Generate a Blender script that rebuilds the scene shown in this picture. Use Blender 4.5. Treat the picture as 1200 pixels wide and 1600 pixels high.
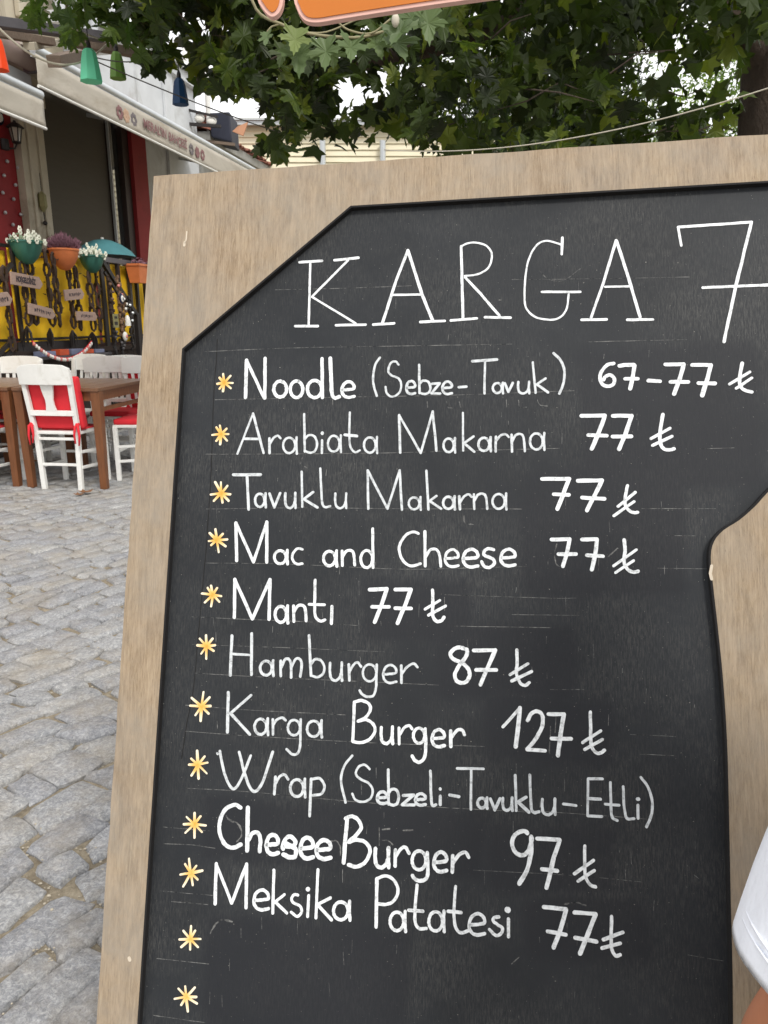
import bpy, bmesh, math, random
from mathutils import Vector, Matrix, noise
random.seed(7)
R = math.radians
for o in list(bpy.data.objects): bpy.data.objects.remove(o)
SC = bpy.context.scene
COL = SC.collection

# ------------------------------------------------------------------ camera
F_PX, HCAM = 1155.0, 1.28
PITCH = math.atan(300/1155)
cs, sn = math.cos(PITCH), math.sin(PITCH)
cam_d = bpy.data.cameras.new('camera'); cam = bpy.data.objects.new('camera', cam_d); COL.objects.link(cam)
cam.location = (0, 0, HCAM); cam.rotation_euler = (math.pi/2 - PITCH, 0, 0)
cam_d.sensor_fit = 'VERTICAL'; cam_d.sensor_height = 36; cam_d.sensor_width = 27
cam_d.lens = 36*F_PX/1600; cam_d.clip_start = .02; cam_d.clip_end = 500
cam_d.dof.use_dof = True; cam_d.dof.focus_distance = .98; cam_d.dof.aperture_fstop = 30
SC.camera = cam
SC.render.resolution_x, SC.render.resolution_y = 768, 1024

# ------------------------------------------------------------------ world, sun, exposure
world = bpy.data.worlds.new('World'); SC.world = world; world.use_nodes = True
wn, wl = world.node_tree.nodes, world.node_tree.links
bg = wn['Background']; bg.inputs[1].default_value = .10
sky = wn.new('ShaderNodeTexSky'); sky.sky_type = 'NISHITA'; sky.sun_disc = False
SUN_EL, SUN_AZ = R(48), R(150)
sky.sun_elevation = SUN_EL; sky.sun_rotation = SUN_AZ; sky.dust_density = 4; sky.air_density = 1.2
veil = wn.new('ShaderNodeMix'); veil.data_type = 'RGBA'; veil.inputs[0].default_value = .86
veil.inputs[7].default_value = (13.5, 13.4, 13.35, 1)          # even bright cloud veil
wl.new(sky.outputs[0], veil.inputs[6]); wl.new(veil.outputs[2], bg.inputs[0])
sun_d = bpy.data.lights.new('sun', 'SUN'); sun = bpy.data.objects.new('sun', sun_d); COL.objects.link(sun)
sun_d.energy = 1.9; sun_d.angle = R(11); sun_d.color = (1, .96, .9)
sdir = Vector((math.sin(SUN_AZ)*math.cos(SUN_EL), math.cos(SUN_AZ)*math.cos(SUN_EL), math.sin(SUN_EL)))
sun.rotation_euler = sdir.to_track_quat('Z', 'Y').to_euler(); sun.location = (0, 0, 20)
vs = SC.view_settings; vs.view_transform = 'Standard'; vs.look = 'None'; vs.gamma = 1; vs.exposure = 0.22
vs.use_curve_mapping = False
SC.render.engine = 'CYCLES'

# ------------------------------------------------------------------ helpers
def lin(c):
    return tuple(((v/255)/12.92 if v/255 <= .04045 else ((v/255+.055)/1.055)**2.4) for v in c)
def ray(px, py):
    x = (px-600)/F_PX; y = (800-py)/F_PX
    return Vector((x, cs+y*sn, -sn+y*cs))
CP = Vector((0, 0, HCAM))
def at_z(px, py, z=0.0):
    r = ray(px, py); return CP + r*((z-HCAM)/r.z)
def at_y(px, py, Y):
    r = ray(px, py); return CP + r*(Y/r.y)
PHI = math.atan2(218, 1155*cs+300*sn)
DV = Vector((math.sin(PHI), math.cos(PHI), 0)); NV = Vector((-math.cos(PHI), math.sin(PHI), 0))
FROT = math.pi/2 - PHI
def fp(px, py, p):                      # facade coordinates (s along the front, z) at depth p
    r = ray(px, py); q = CP + r*(p/r.dot(NV)); return q.dot(DV), q.z
def fw(s, p, z): return DV*s + NV*p + Vector((0, 0, z))
def project(v):
    q = v-CP; zc = q.y*cs - q.z*sn; yc = q.y*sn + q.z*cs
    if zc < .05: return (-9999, -9999)
    return (600+q.x/zc*F_PX, 800-yc/zc*F_PX)

class MB:
    def __init__(s): s.v = []; s.f = []; s.M = Matrix.Identity(4); s.c = None
    def add(s, vs_, fs):
        n = len(s.v); s.v += [tuple(s.M @ Vector(v)) for v in vs_]; s.f += [tuple(i+n for i in f) for f in fs]
    def box(s, a, b):
        x0, y0, z0 = a; x1, y1, z1 = b
        s.add([(x0,y0,z0),(x1,y0,z0),(x1,y1,z0),(x0,y1,z0),(x0,y0,z1),(x1,y0,z1),(x1,y1,z1),(x0,y1,z1)],
              [(0,3,2,1),(4,5,6,7),(0,1,5,4),(1,2,6,5),(2,3,7,6),(3,0,4,7)]); return s
    def bar(s, p, q, w, d, up=(0,0,1), w2=None, d2=None):      # tapered square bar p->q
        p = Vector(p); q = Vector(q); t = (q-p).normalized(); u = Vector(up)
        if abs(t.dot(u)) > .98: u = Vector((0,1,0))
        a = t.cross(u).normalized(); b = a.cross(t)
        w2 = w if w2 is None else w2; d2 = d if d2 is None else d2
        vs_ = [p+a*i*w/2+b*j*d/2 for i, j in ((-1,-1),(1,-1),(1,1),(-1,1))] + [q+a*i*w2/2+b*j*d2/2 for i, j in ((-1,-1),(1,-1),(1,1),(-1,1))]
        s.add(vs_, [(0,3,2,1),(4,5,6,7),(0,1,5,4),(1,2,6,5),(2,3,7,6),(3,0,4,7)]); return s
    def tube(s, pts, r, n=8, closed=False, caps=True):
        pts = [Vector(p) for p in pts]; m = len(pts); rs = r if hasattr(r, '__len__') else [r]*m
        vs_ = []; a = None
        for i, p in enumerate(pts):
            if closed: t = pts[(i+1) % m]-pts[i-1]
            else: t = pts[min(i+1, m-1)]-pts[max(i-1, 0)]
            if t.length < 1e-9: t = Vector((0,0,1))
            t.normalize()
            if a is None: a = t.orthogonal().normalized()
            a = (a - t*a.dot(t)); a = a.normalized() if a.length > 1e-6 else t.orthogonal().normalized()
            b = t.cross(a)
            vs_ += [p+(a*math.cos(k*2*math.pi/n)+b*math.sin(k*2*math.pi/n))*rs[i] for k in range(n)]
        fs = []
        for i in range(m if closed else m-1):
            j = (i+1) % m
            fs += [(i*n+k, i*n+(k+1) % n, j*n+(k+1) % n, j*n+k) for k in range(n)]
        if caps and not closed: fs += [tuple(range(n-1, -1, -1)), tuple((m-1)*n+k for k in range(n))]
        s.add(vs_, fs); return s
    def lathe(s, prof, n=20, c=(0,0,0), ax=1.0, ay=1.0):     # prof [(r,z)...]
        vs_ = []; fs = []
        for r, z in prof: vs_ += [(c[0]+ax*r*math.cos(k*2*math.pi/n), c[1]+ay*r*math.sin(k*2*math.pi/n), c[2]+z) for k in range(n)]
        for i in range(len(prof)-1): fs += [(i*n+k, i*n+(k+1) % n, (i+1)*n+(k+1) % n, (i+1)*n+k) for k in range(n)]
        if prof[0][0] > 1e-4: fs.append(tuple(range(n-1, -1, -1)))
        if prof[-1][0] > 1e-4: fs.append(tuple((len(prof)-1)*n+k for k in range(n)))
        s.add(vs_, fs); return s
    def ball(s, c, r, n=8, sq=(1,1,1)):
        prof = [(max(1e-5, math.sin(i*math.pi/(n//2+1))), -math.cos(i*math.pi/(n//2+1))) for i in range(n//2+2)]
        vs_ = []; fs = []
        for q, z in prof: vs_ += [(c[0]+sq[0]*r*q*math.cos(k*2*math.pi/n), c[1]+sq[1]*r*q*math.sin(k*2*math.pi/n), c[2]+sq[2]*r*z) for k in range(n)]
        for i in range(len(prof)-1): fs += [(i*n+k, i*n+(k+1) % n, (i+1)*n+(k+1) % n, (i+1)*n+k) for k in range(n)]
        s.add(vs_, fs); return s
    def prism(s, poly, h0, h1, axis='z'):                    # polygon (ccw) extruded
        n = len(poly); mp = {'z': lambda x, y, h: (x, y, h), 'y': lambda x, y, h: (x, h, y), 'x': lambda x, y, h: (h, x, y)}[axis]
        s.add([mp(x, y, h0) for x, y in poly]+[mp(x, y, h1) for x, y in poly],
              [tuple(range(n-1, -1, -1)), tuple(range(n, 2*n))]+[(i, (i+1) % n, n+(i+1) % n, n+i) for i in range(n)]); return s
    def build(s, name, mat=None, parent=None, smooth=False, bevel=0, seg=2, fix=True):
        me = bpy.data.meshes.new(name); me.from_pydata(s.v, [], s.f)
        if fix:
            bm = bmesh.new(); bm.from_mesh(me); bmesh.ops.recalc_face_normals(bm, faces=bm.faces)
            if bevel:
                es = [e for e in bm.edges if len(e.link_faces) == 2 and e.calc_face_angle(0) > .5]
                bmesh.ops.bevel(bm, geom=es, offset=bevel, segments=seg, affect='EDGES', profile=.6, clamp_overlap=True)
            bm.to_mesh(me); bm.free()
        if smooth:
            for p in me.polygons: p.use_smooth = True
            if smooth == 'auto':
                me.set_sharp_from_angle(angle=R(40))
        if mat: me.materials.append(mat)
        o = bpy.data.objects.new(name, me); COL.objects.link(o)
        if parent: o.parent = parent
        return o

def tag(o, label=None, cat=None, group=None, kind=None):
    if label: o['label'] = label
    if cat: o['category'] = cat
    if group: o['group'] = group
    if kind: o['kind'] = kind
    return o
def thing(name, label, cat, loc=(0,0,0), rz=0, group=None):
    o = bpy.data.objects.new(name, None); COL.objects.link(o); o.location = loc; o.rotation_euler = (0,0,rz)
    o.empty_display_size = .1
    return tag(o, label, cat, group)
def fthing(name, label, cat, s=0, p=0, z=0, group=None):
    return thing(name, label, cat, fw(s, p, z), FROT, group)
def copy_tree(o, parent=None):
    c = o.copy(); COL.objects.link(c); c.parent = parent
    for ch in [x for x in bpy.data.objects if x.parent == o]:
        if ch != c: copy_tree(ch, c)
    return c

# ------------------------------------------------------------------ materials
def nd(nt, t, **kw):
    n = nt.nodes.new(t)
    for k, v in kw.items(): setattr(n, k, v)
    return n
def new_mat(name, rough=.6, spec=.4, metal=0):
    m = bpy.data.materials.new(name); m.use_nodes = True; nt = m.node_tree; b = nt.nodes['Principled BSDF']
    b.inputs['Roughness'].default_value = rough; b.inputs['Specular IOR Level'].default_value = spec; b.inputs['Metallic'].default_value = metal
    return m, nt, b
def coords(nt, scale=(1,1,1), kind='Object'):
    tc = nd(nt, 'ShaderNodeTexCoord'); mp = nd(nt, 'ShaderNodeMapping'); mp.inputs['Scale'].default_value = scale
    nt.links.new(tc.outputs[kind], mp.inputs[0]); return mp.outputs[0]
def noise_n(nt, vec, scale, detail=6, rough=.6, dist=0):
    n = nd(nt, 'ShaderNodeTexNoise'); n.inputs['Scale'].default_value = scale; n.inputs['Detail'].default_value = detail
    n.inputs['Roughness'].default_value = rough; n.inputs['Distortion'].default_value = dist
    nt.links.new(vec, n.inputs[0]); return n.outputs[0]
def ramp(nt, src, stops):
    r = nd(nt, 'ShaderNodeValToRGB'); e = r.color_ramp.elements
    while len(e) < len(stops): e.new(.5)
    for k, (p, c) in enumerate(stops): e[k].position = p; e[k].color = (*c, 1) if len(c) == 3 else c
    nt.links.new(src, r.inputs[0]); return r.outputs[0]
def mixc(nt, fac, a, b, mode='MIX'):
    m = nd(nt, 'ShaderNodeMix'); m.data_type = 'RGBA'; m.blend_type = mode
    for s_, i in ((fac, 0), (a, 6), (b, 7)):
        if isinstance(s_, (float, int)): m.inputs[i].default_value = s_
        elif isinstance(s_, tuple): m.inputs[i].default_value = (*s_[:3], 1)
        else: nt.links.new(s_, m.inputs[i])
    return m.outputs[2]
def bump(nt, b, h, strength=.3, dist=.002):
    n = nd(nt, 'ShaderNodeBump'); n.inputs['Strength'].default_value = strength; n.inputs['Distance'].default_value = dist
    nt.links.new(h, n.inputs['Height']); nt.links.new(n.outputs[0], b.inputs['Normal'])
def simple(name, c, rough=.6, var=.15, scale=6, stretch=(1,1,1), bmp=.2, bdist=.003, metal=0, spec=.4, dirt=None):
    m, nt, b = new_mat(name, rough, spec, metal); v = coords(nt, stretch)
    base = lin(c); n = noise_n(nt, v, scale, 8, .65)
    lo = tuple(x*(1-var) for x in base); hi = tuple(min(1, x*(1+var)) for x in base)
    col = ramp(nt, n, [(.3, lo), (.7, hi)])
    if dirt:
        n2 = noise_n(nt, v, scale*.35, 10, .7, 1.2); fac = ramp(nt, n2, [(.52, (0,0,0)), (.72, (1,1,1))])
        col = mixc(nt, fac, col, lin(dirt))
    nt.links.new(col, b.inputs['Base Color'])
    if bmp: bump(nt, b, noise_n(nt, v, scale*5, 5), bmp, bdist)
    return m

M = {}
M['white_wall'] = simple('white_plaster', (196,200,204), .8, .09, 2.2, bmp=.3, dirt=(165,166,164))
M['red_wall'] = simple('red_plaster', (140,36,40), .7, .12, 3, bmp=.25, dirt=(112,24,30))
M['cream'] = simple('cream_stone', (186,178,160), .75, .12, 3, bmp=.25, dirt=(140,130,112))
M['brown_frame'] = simple('dark_brown_frame', (52,38,34), .5, .2, 8)
M['screen'] = simple('taupe_roller_screen', (84,79,70), .8, .06, 3, (1,1,6), bmp=.15)
M['awning'] = simple('awning_canvas', (182,176,164), .8, .10, 1.6, (1,1,2.5), bmp=.3, dirt=(150,140,124))
M['awning_pink'] = simple('faded_canvas', (158,140,134), .8, .1, 3, bmp=.3)
M['alu'] = simple('grey_aluminium', (190,195,198), .35, .05, 10, metal=.3)
M['oldwood'] = simple('weathered_beam', (112,98,86), .8, .25, 9, (1,8,8), bmp=.5)
M['darkwood'] = simple('dark_planks', (50,38,33), .7, .25, 9, (8,8,1), bmp=.4)
M['iron'] = simple('black_iron', (38,34,34), .5, .2, 20)
M['railgrey'] = simple('grey_rail', (84,82,86), .5, .15, 12)
M['yellow'] = simple('yellow_cloth', (246,198,34), .75, .12, 3.0, (1.6,1,1), bmp=.3, dirt=(214,160,26))
M['chain'] = simple('driftwood_chain', (62,48,40), .8, .35, 30, bmp=.5)
M['plaque'] = simple('pale_plaque_wood', (166,142,130), .7, .12, 18, (1,1,5), bmp=.2)
M['ink'] = simple('dark_ink', (66,58,62), .8, .1, 20, bmp=0)
M['potgreen'] = simple('green_plastic', (50,104,92), .45, .12, 8, bmp=.05)
M['potorange'] = simple('orange_plastic', (204,118,70), .5, .12, 8, bmp=.05)
M['soil'] = simple('soil', (60,46,36), .9, .2, 30)
M['whiteflower'] = simple('white_petals', (226,228,212), .7, .06, 20, bmp=0)
M['greenstem'] = simple('grey_green_stem', (110,126,98), .7, .25, 20, bmp=0)
M['purple'] = simple('dusky_purple_heather', (124,88,100), .8, .3, 22, bmp=0)
M['redcloth'] = simple('red_cushion_cloth', (210,44,54), .85, .07, 9, bmp=.35, bdist=.002)
M['chairwhite'] = simple('white_chair_paint', (226,226,222), .5, .035, 14, bmp=.12, dirt=(206,204,196))
M['tablewood'] = simple('varnished_table_wood', (112,70,42), .38, .22, 7, (7,7,1), bmp=.2)
M['tabletopwood'] = simple('table_top_wood', (112,80,58), .3, .18, 7, (7,1,7), bmp=.2)
M['teal'] = simple('teal_canvas', (70,126,132), .7, .1, 6)
M['tilered'] = simple('clay_tile', (134,88,74), .85, .3, 9, bmp=.5)
M['grey_wall'] = simple('grey_render', (150,150,146), .85, .12, 3, bmp=.4, dirt=(120,118,110))
M['siding'] = simple('cream_siding', (226,218,192), .7, .04, 3, bmp=.1)
M['navy'] = simple('navy_sheet', (34,38,54), .6, .15, 5)
M['rope'] = simple('pale_cord', (190,184,168), .7, .1, 30)
M['darkwire'] = simple('thin_dark_wire', (92,88,82), .6, .1, 30)
M['glassy'] = None
m_, nt_, b_ = new_mat('window_glass', .04, .8); b_.inputs['Base Color'].default_value = (.03,.034,.036,1); b_.inputs['Metallic'].default_value = 0; b_.inputs['IOR'].default_value = 2.6; M['glassy'] = m_
m_, nt_, b_ = new_mat('lamp_glass', .15, .6); b_.inputs['Base Color'].default_value = (*lin((190,184,170)), 1); b_.inputs['Transmission Weight'].default_value = .3; M['lampglass'] = m_
for nm, c in (('mint', (104,208,166)), ('leafgreen', (92,128,50)), ('lampblue', (30,70,112)), ('lampred', (236,74,32))):
    m_, nt_, b_ = new_mat(nm+'_lampshade', .55, .4); b_.inputs['Base Color'].default_value = (*lin(c), 1)
    M[nm] = m_
M['orange_face'] = simple('orange_sign_face', (196,112,34), .6, .05, 3, bmp=.05)
M['pink_rim'] = simple('pale_pink_rim', (222,178,166), .6, .05, 9, bmp=.05)
M['bark'] = simple('tree_bark', (74,64,56), .9, .35, 9, (1,1,.5), bmp=1, bdist=.02)
M['twig'] = simple('twig_bark', (140,134,104), .8, .2, 20)
M['skin'] = simple('tanned_skin', (186,124,92), .5, .08, 14, bmp=.15)
M['shirt'] = simple('white_tshirt_cloth', (226,230,238), .9, .03, 5, (1,1,.4), bmp=.8, bdist=.006)
M['shorts'] = simple('navy_shorts_cloth', (44,50,66), .9, .08, 9)
M['hair'] = simple('dark_hair', (44,32,26), .6, .3, 40, (1,1,.3))
M['shoe'] = simple('grey_shoe', (120,120,124), .7, .1, 12)
M['eyeblue'] = simple('blue_glass_bead', (14,22,58), .2, .1, 12, bmp=0)
M['pearl'] = simple('pearl_white', (228,226,220), .35, .04, 12, bmp=0)
M['pinkbead'] = simple('pink_bead', (214,128,120), .4, .1, 12, bmp=0)
M['olive'] = simple('olive_card', (136,132,92), .7, .15, 12)
M['awntext'] = simple('dark_red_print', (132,98,98), .8, .15, 14, bmp=0)
M['awngrey'] = simple('grey_print', (112,106,108), .8, .15, 14, bmp=0)
M['awnorange'] = simple('faded_orange_print', (186,156,132), .8, .1, 14, bmp=0)
M['bookred'] = simple('orange_book_cover', (196,84,48), .6, .15, 12)
M['bookblue'] = simple('blue_grey_book_cover', (120,126,152), .6, .12, 12)

def leaf_mat(name, c1, c2, c3, trans=.35, rough=.5):
    m, nt, b = new_mat(name, rough, .35)
    g = nd(nt, 'ShaderNodeNewGeometry'); 
    n = noise_n(nt, coords(nt), 1.7, 3)
    rnd = nd(nt, 'ShaderNodeAttribute'); rnd.attribute_name = 'tint'
    add = nd(nt, 'ShaderNodeMath', operation='MULTIPLY_ADD'); nt.links.new(n, add.inputs[0]); add.inputs[1].default_value = .5; nt.links.new(rnd.outputs['Fac'], add.inputs[2])
    col = ramp(nt, add.outputs[0], [(.25, lin(c1)), (.7, lin(c2)), (1.15 if False else 1.0, lin(c3))])
    nt.links.new(col, b.inputs['Base Color'])
    tr = nd(nt, 'ShaderNodeBsdfTranslucent'); mx = nd(nt, 'ShaderNodeMixShader'); mx.inputs[0].default_value = trans
    c2_ = mixc(nt, 1.0, col, (1.3, 1.5, .5), 'MULTIPLY'); nt.links.new(c2_, tr.inputs[0])
    out = nt.nodes['Material Output']; nt.links.new(b.outputs[0], mx.inputs[1]); nt.links.new(tr.outputs[0], mx.inputs[2]); nt.links.new(mx.outputs[0], out.inputs[0])
    return m
M['leaf'] = leaf_mat('plane_tree_leaf', (28,38,15), (58,74,24), (122,132,44), .38)
M['leaf_dark'] = leaf_mat('dark_small_leaf', (26,40,20), (48,64,28), (78,94,40), .25)
M['leaf_light'] = leaf_mat('sunlit_small_leaf', (70,92,36), (104,128,48), (150,164,70), .5)
M['leaf_near'] = leaf_mat('pale_plane_leaf', (72,90,56), (96,114,74), (120,132,70), .22)
M['leaf_spray'] = leaf_mat('olive_plane_leaf', (54,74,34), (88,106,42), (130,140,56), .42)
M['dryleaf'] = simple('dry_leaf', (126,88,58), .8, .2, 20)

# board paint
def panel_mat():
    m, nt, b = new_mat('black_board_paint', .62, .3)
    v = coords(nt); vs1 = coords(nt, (1, .16, 1)); L = nt.links
    base = ramp(nt, noise_n(nt, v, 4.5, 6, .6), [(.3, lin((27,30,34))), (.7, lin((38,41,45)))])
    fine = ramp(nt, noise_n(nt, coords(nt, (1, .13, 1)), 560, 4, .8), [(.44, (0,0,0)), (.74, (1,1,1))])
    area = ramp(nt, noise_n(nt, v, 6, 5, .6), [(.38, (0,0,0)), (.66, (1,1,1))])
    mul = nd(nt, 'ShaderNodeMath', operation='MULTIPLY'); L.new(fine, mul.inputs[0]); L.new(area, mul.inputs[1])
    mul2 = nd(nt, 'ShaderNodeMath', operation='MULTIPLY'); L.new(mul.outputs[0], mul2.inputs[0]); mul2.inputs[1].default_value = .30
    col = mixc(nt, mul2.outputs[0], base, lin((128,126,120)))
    # overpainted (fresh) patches: soft boxes in board coordinates
    sep = nd(nt, 'ShaderNodeSeparateXYZ'); wob = nd(nt, 'ShaderNodeVectorMath', operation='ADD')
    nz = nd(nt, 'ShaderNodeTexNoise'); nz.inputs['Scale'].default_value = 9; L.new(v, nz.inputs[0])
    sc = nd(nt, 'ShaderNodeVectorMath', operation='SCALE'); L.new(nz.outputs[1], sc.inputs[0]); sc.inputs[3].default_value = .03
    L.new(v, wob.inputs[0]); L.new(sc.outputs[0], wob.inputs[1]); L.new(wob.outputs[0], sep.inputs[0])
    tot = None
    for (cx, cy, hx, hy) in PATCHES:
        parts = []
        for ax, c, h in ((0, cx+.015, hx), (1, cy+.015, hy)):
            a = nd(nt, 'ShaderNodeMath', operation='SUBTRACT'); L.new(sep.outputs[ax], a.inputs[0]); a.inputs[1].default_value = c
            a2 = nd(nt, 'ShaderNodeMath', operation='ABSOLUTE'); L.new(a.outputs[0], a2.inputs[0])
            mr = nd(nt, 'ShaderNodeMapRange'); mr.inputs[1].default_value = h-.006; mr.inputs[2].default_value = h+.008; mr.inputs[3].default_value = 1; mr.inputs[4].default_value = 0
            L.new(a2.outputs[0], mr.inputs[0]); parts.append(mr.outputs[0])
        pm = nd(nt, 'ShaderNodeMath', operation='MULTIPLY'); L.new(parts[0], pm.inputs[0]); L.new(parts[1], pm.inputs[1])
        if tot is None: tot = pm.outputs[0]
        else:
            mm = nd(nt, 'ShaderNodeMath', operation='MAXIMUM'); L.new(tot, mm.inputs[0]); L.new(pm.outputs[0], mm.inputs[1]); tot = mm.outputs[0]
    k = nd(nt, 'ShaderNodeMath', operation='MULTIPLY'); L.new(tot, k.inputs[0]); k.inputs[1].default_value = .7
    col = mixc(nt, k.outputs[0], col, lin((29,31,36)))
    # specks of chalk and dust
    sp = ramp(nt, noise_n(nt, v, 420, 2, .5), [(.735, (0,0,0)), (.78, (1,1,1))])
    col = mixc(nt, sp, col, lin((132,130,124)))
    L.new(col, b.inputs['Base Color'])
    bump(nt, b, noise_n(nt, vs1, 300, 4), .35, .0006)
    return m
def frame_mat():
    m, nt, b = new_mat('weathered_board_wood', .68, .3); L = nt.links
    v = coords(nt); vg = coords(nt, (1, .07, 1)); vm = coords(nt, (1, .3, 1))
    c = ramp(nt, noise_n(nt, vm, 9, 6, .6, .8), [(.28, lin((138,118,94))), (.5, lin((168,149,120))), (.74, lin((192,178,150)))])
    grain = ramp(nt, noise_n(nt, coords(nt, (1, .07, 1)), 700, 5, .8, .1), [(.34, lin((84,68,52))), (.5, lin((160,142,116))), (.66, lin((206,192,166)))])
    c = mixc(nt, .44, c, grain)
    g2 = ramp(nt, noise_n(nt, coords(nt, (1, .055, 1)), 300, 6, .8, .15), [(.36, lin((92,76,60))), (.5, lin((158,140,116))), (.62, lin((208,194,168)))])
    c = mixc(nt, .34, c, g2)
    pore = ramp(nt, noise_n(nt, coords(nt, (1, .10, 1)), 900, 2, .6), [(.27, (1,1,1)), (.36, (0,0,0))])
    c = mixc(nt, pore, c, lin((122,102,84)))
    grey = ramp(nt, noise_n(nt, v, 6, 7, .7), [(.40, (0,0,0)), (.66, (.75,.75,.75))])
    c = mixc(nt, grey, c, lin((158,153,142)))
    sm = ramp(nt, noise_n(nt, vm, 12, 9, .75, .7), [(.52, (0,0,0)), (.74, (.5,.5,.5))])
    c = mixc(nt, sm, c, lin((112,96,80)))
    fig = ramp(nt, noise_n(nt, coords(nt, (1, .22, 1)), 70, 8, .75, .3), [(.42, (0,0,0)), (.68, (.5,.5,.5))])
    c = mixc(nt, fig, c, lin((196,180,156)))
    c = mixc(nt, 1.0, c, (.745,.715,.705), 'MULTIPLY')
    L.new(c, b.inputs['Base Color'])
    bump(nt, b, noise_n(nt, vg, 380, 5, .7), .5, .0009)
    return m
def paint_mat(name, c):
    m, nt, b = new_mat(name, .5, .3); v = coords(nt)
    col = ramp(nt, noise_n(nt, v, 160, 4, .7), [(.34, tuple(x*.55 for x in lin(c))), (.46, tuple(x*.85 for x in lin(c))), (.6, lin(c))])
    nt.links.new(col, b.inputs['Base Color']); bump(nt, b, noise_n(nt, v, 500, 3), .2, .0004); return m
def faint_mat():
    m, nt, b = new_mat('faint_chalk_rule', .8, .1); v = coords(nt)
    c = ramp(nt, noise_n(nt, v, 60, 5, .8), [(.4, lin((38,40,43))), (.66, lin((128,128,126)))]); nt.links.new(c, b.inputs['Base Color']); return m

# ------------------------------------------------------------------ ground and cobbles
def stone_mat():
    m, nt, b = new_mat('grey_granite_sett', .6, .35); v = coords(nt, (1,1,1), 'Object'); L = nt.links
    at = nd(nt, 'ShaderNodeAttribute'); at.attribute_name = 'tint'
    big = ramp(nt, noise_n(nt, v, 9, 6, .6), [(.3, lin((142,143,146))), (.7, lin((182,183,184)))])
    gr = ramp(nt, noise_n(nt, v, 95, 6, .8, .8), [(.35, lin((92,96,102))), (.5, lin((158,160,163))), (.64, lin((228,228,226)))])
    c = mixc(nt, .55, big, gr)
    t = ramp(nt, at.outputs['Fac'], [(0, (.80,.80,.82)), (.5, (.93,.93,.93)), (1, (1.0,.98,.94))])
    c = mixc(nt, 1.0, c, t, 'MULTIPLY')
    fl = ramp(nt, noise_n(nt, coords(nt, (1,1,1)), 3.2, 12, .75), [(.46, (0,0,0)), (.70, (.7,.7,.7))])
    c = mixc(nt, fl, c, lin((158,147,128)))
    L.new(c, b.inputs['Base Color'])
    h1 = noise_n(nt, v, 26, 9, .72, .8)
    bump(nt, b, h1, 1.0, .016); return m
def sand_mat():
    m, nt, b = new_mat('sandy_joint_fill', .9, .2); v = coords(nt)
    c = ramp(nt, noise_n(nt, v, 26, 10, .8), [(.3, lin((96,88,76))), (.5, lin((140,130,112))), (.72, lin((182,172,152)))])
    nt.links.new(c, b.inputs['Base Color']); bump(nt, b, noise_n(nt, v, 60, 8, .8), 1.0, .008); return m
M['stone'] = stone_mat(); M['sand'] = sand_mat()
g = MB(); g.add([(-120,-60,-.0125),(120,-60,-.0125),(120,200,-.0125),(-120,200,-.0125)], [(0,1,2,3)])
ground = g.build('ground', M['sand']); tag(ground, kind='structure')

rng = random.Random(3)
ROW = R(57)
ru = Vector((math.cos(ROW), math.sin(ROW), 0)); rv = Vector((-math.sin(ROW), math.cos(ROW), 0))
def bend(u, v):                                     # rows swing slowly, as laid by hand
    p = ru*u + rv*v
    k = Vector((noise.noise(p*.8), noise.noise(p*.8+Vector((9,3,0))), 0))*.16
    return p + k
def stone_geo(c4, tint):
    cen = sum(c4, Vector())/4; per = []
    gap = rng.uniform(.0015, .0065); hgt = rng.uniform(-.003, .006); tilt = Vector((rng.uniform(-.04,.04), rng.uniform(-.04,.04), 0))
    for k in range(4):
        a, b_ = c4[k], c4[(k+1) % 4]
        for t in (.1, .5, .9) :
            q = a.lerp(b_, t); d = (cen-q); q = q + d.normalized()*gap
            q += Vector((rng.uniform(-1,1), rng.uniform(-1,1), 0))*.0075
            per.append(q)
    n = len(per); vs_ = []
    for q in per: vs_.append((q.x, q.y, -.03))
    for q in per: vs_.append((q.x, q.y, -.007+hgt+rng.uniform(-.002, .0005)))
    for q in per:
        w = q.lerp(cen, .13+rng.uniform(-.02,.04)); vs_.append((w.x, w.y, hgt+.001+(w-cen).dot(tilt)+rng.uniform(-.0014,.0014)))
    vs_.append((cen.x, cen.y, hgt+.0035+rng.uniform(-.001,.001)))
    fs = []
    for i in range(n):
        j = (i+1) % n
        fs += [(i, j, n+j, n+i), (n+i, n+j, 2*n+j, 2*n+i), (2*n+i, 2*n+j, 3*n)]
    return vs_, fs, tint, cen
stones = []
v0 = -6.5
while v0 < 9.5:
    wrow = rng.uniform(.085, .135); u0 = -5.5 + rng.uniform(0, .2)
    while u0 < 11:
        ln = rng.choice((rng.uniform(.09,.14), rng.uniform(.13,.20), rng.uniform(.17,.23)))
        j = lambda: rng.uniform(-.018, .018)
        q = [bend(u0+j(), v0+j()), bend(u0+ln+j(), v0+j()), bend(u0+ln+j(), v0+wrow+j()), bend(u0+j(), v0+wrow+j())]
        c = q[0]
        if -5.2 < c.x < 2.2 and -.6 < c.y < 9.0:
            stones.append(stone_geo(q, rng.random()))
        u0 += ln
    v0 += wrow
def vis_rank(st):
    px, py = project(st[3]); d = (st[3]-CP).length
    lim = 240-90*(py-275)/1325
    if -40 < px < lim+45 and 600 < py < 1660: return d
    return 100+d
stones.sort(key=vis_rank)
def tint_attr(me, vals):
    a = me.attributes.new('tint', 'FLOAT', 'POINT'); a.data.foreach_set('value', vals)
def stone_obj(name, sts):
    mb = MB(); tv = []
    for s_ in sts: mb.add(s_[0], s_[1]); tv += [s_[2]]*len(s_[0])
    o = mb.build(name, M['stone'], ground, fix=False)
    tint_attr(o.data, tv)
    for p in o.data.polygons: p.use_smooth = len(p.vertices) == 3 or True
    o.data.set_sharp_from_angle(angle=R(50))
    return o
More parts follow.
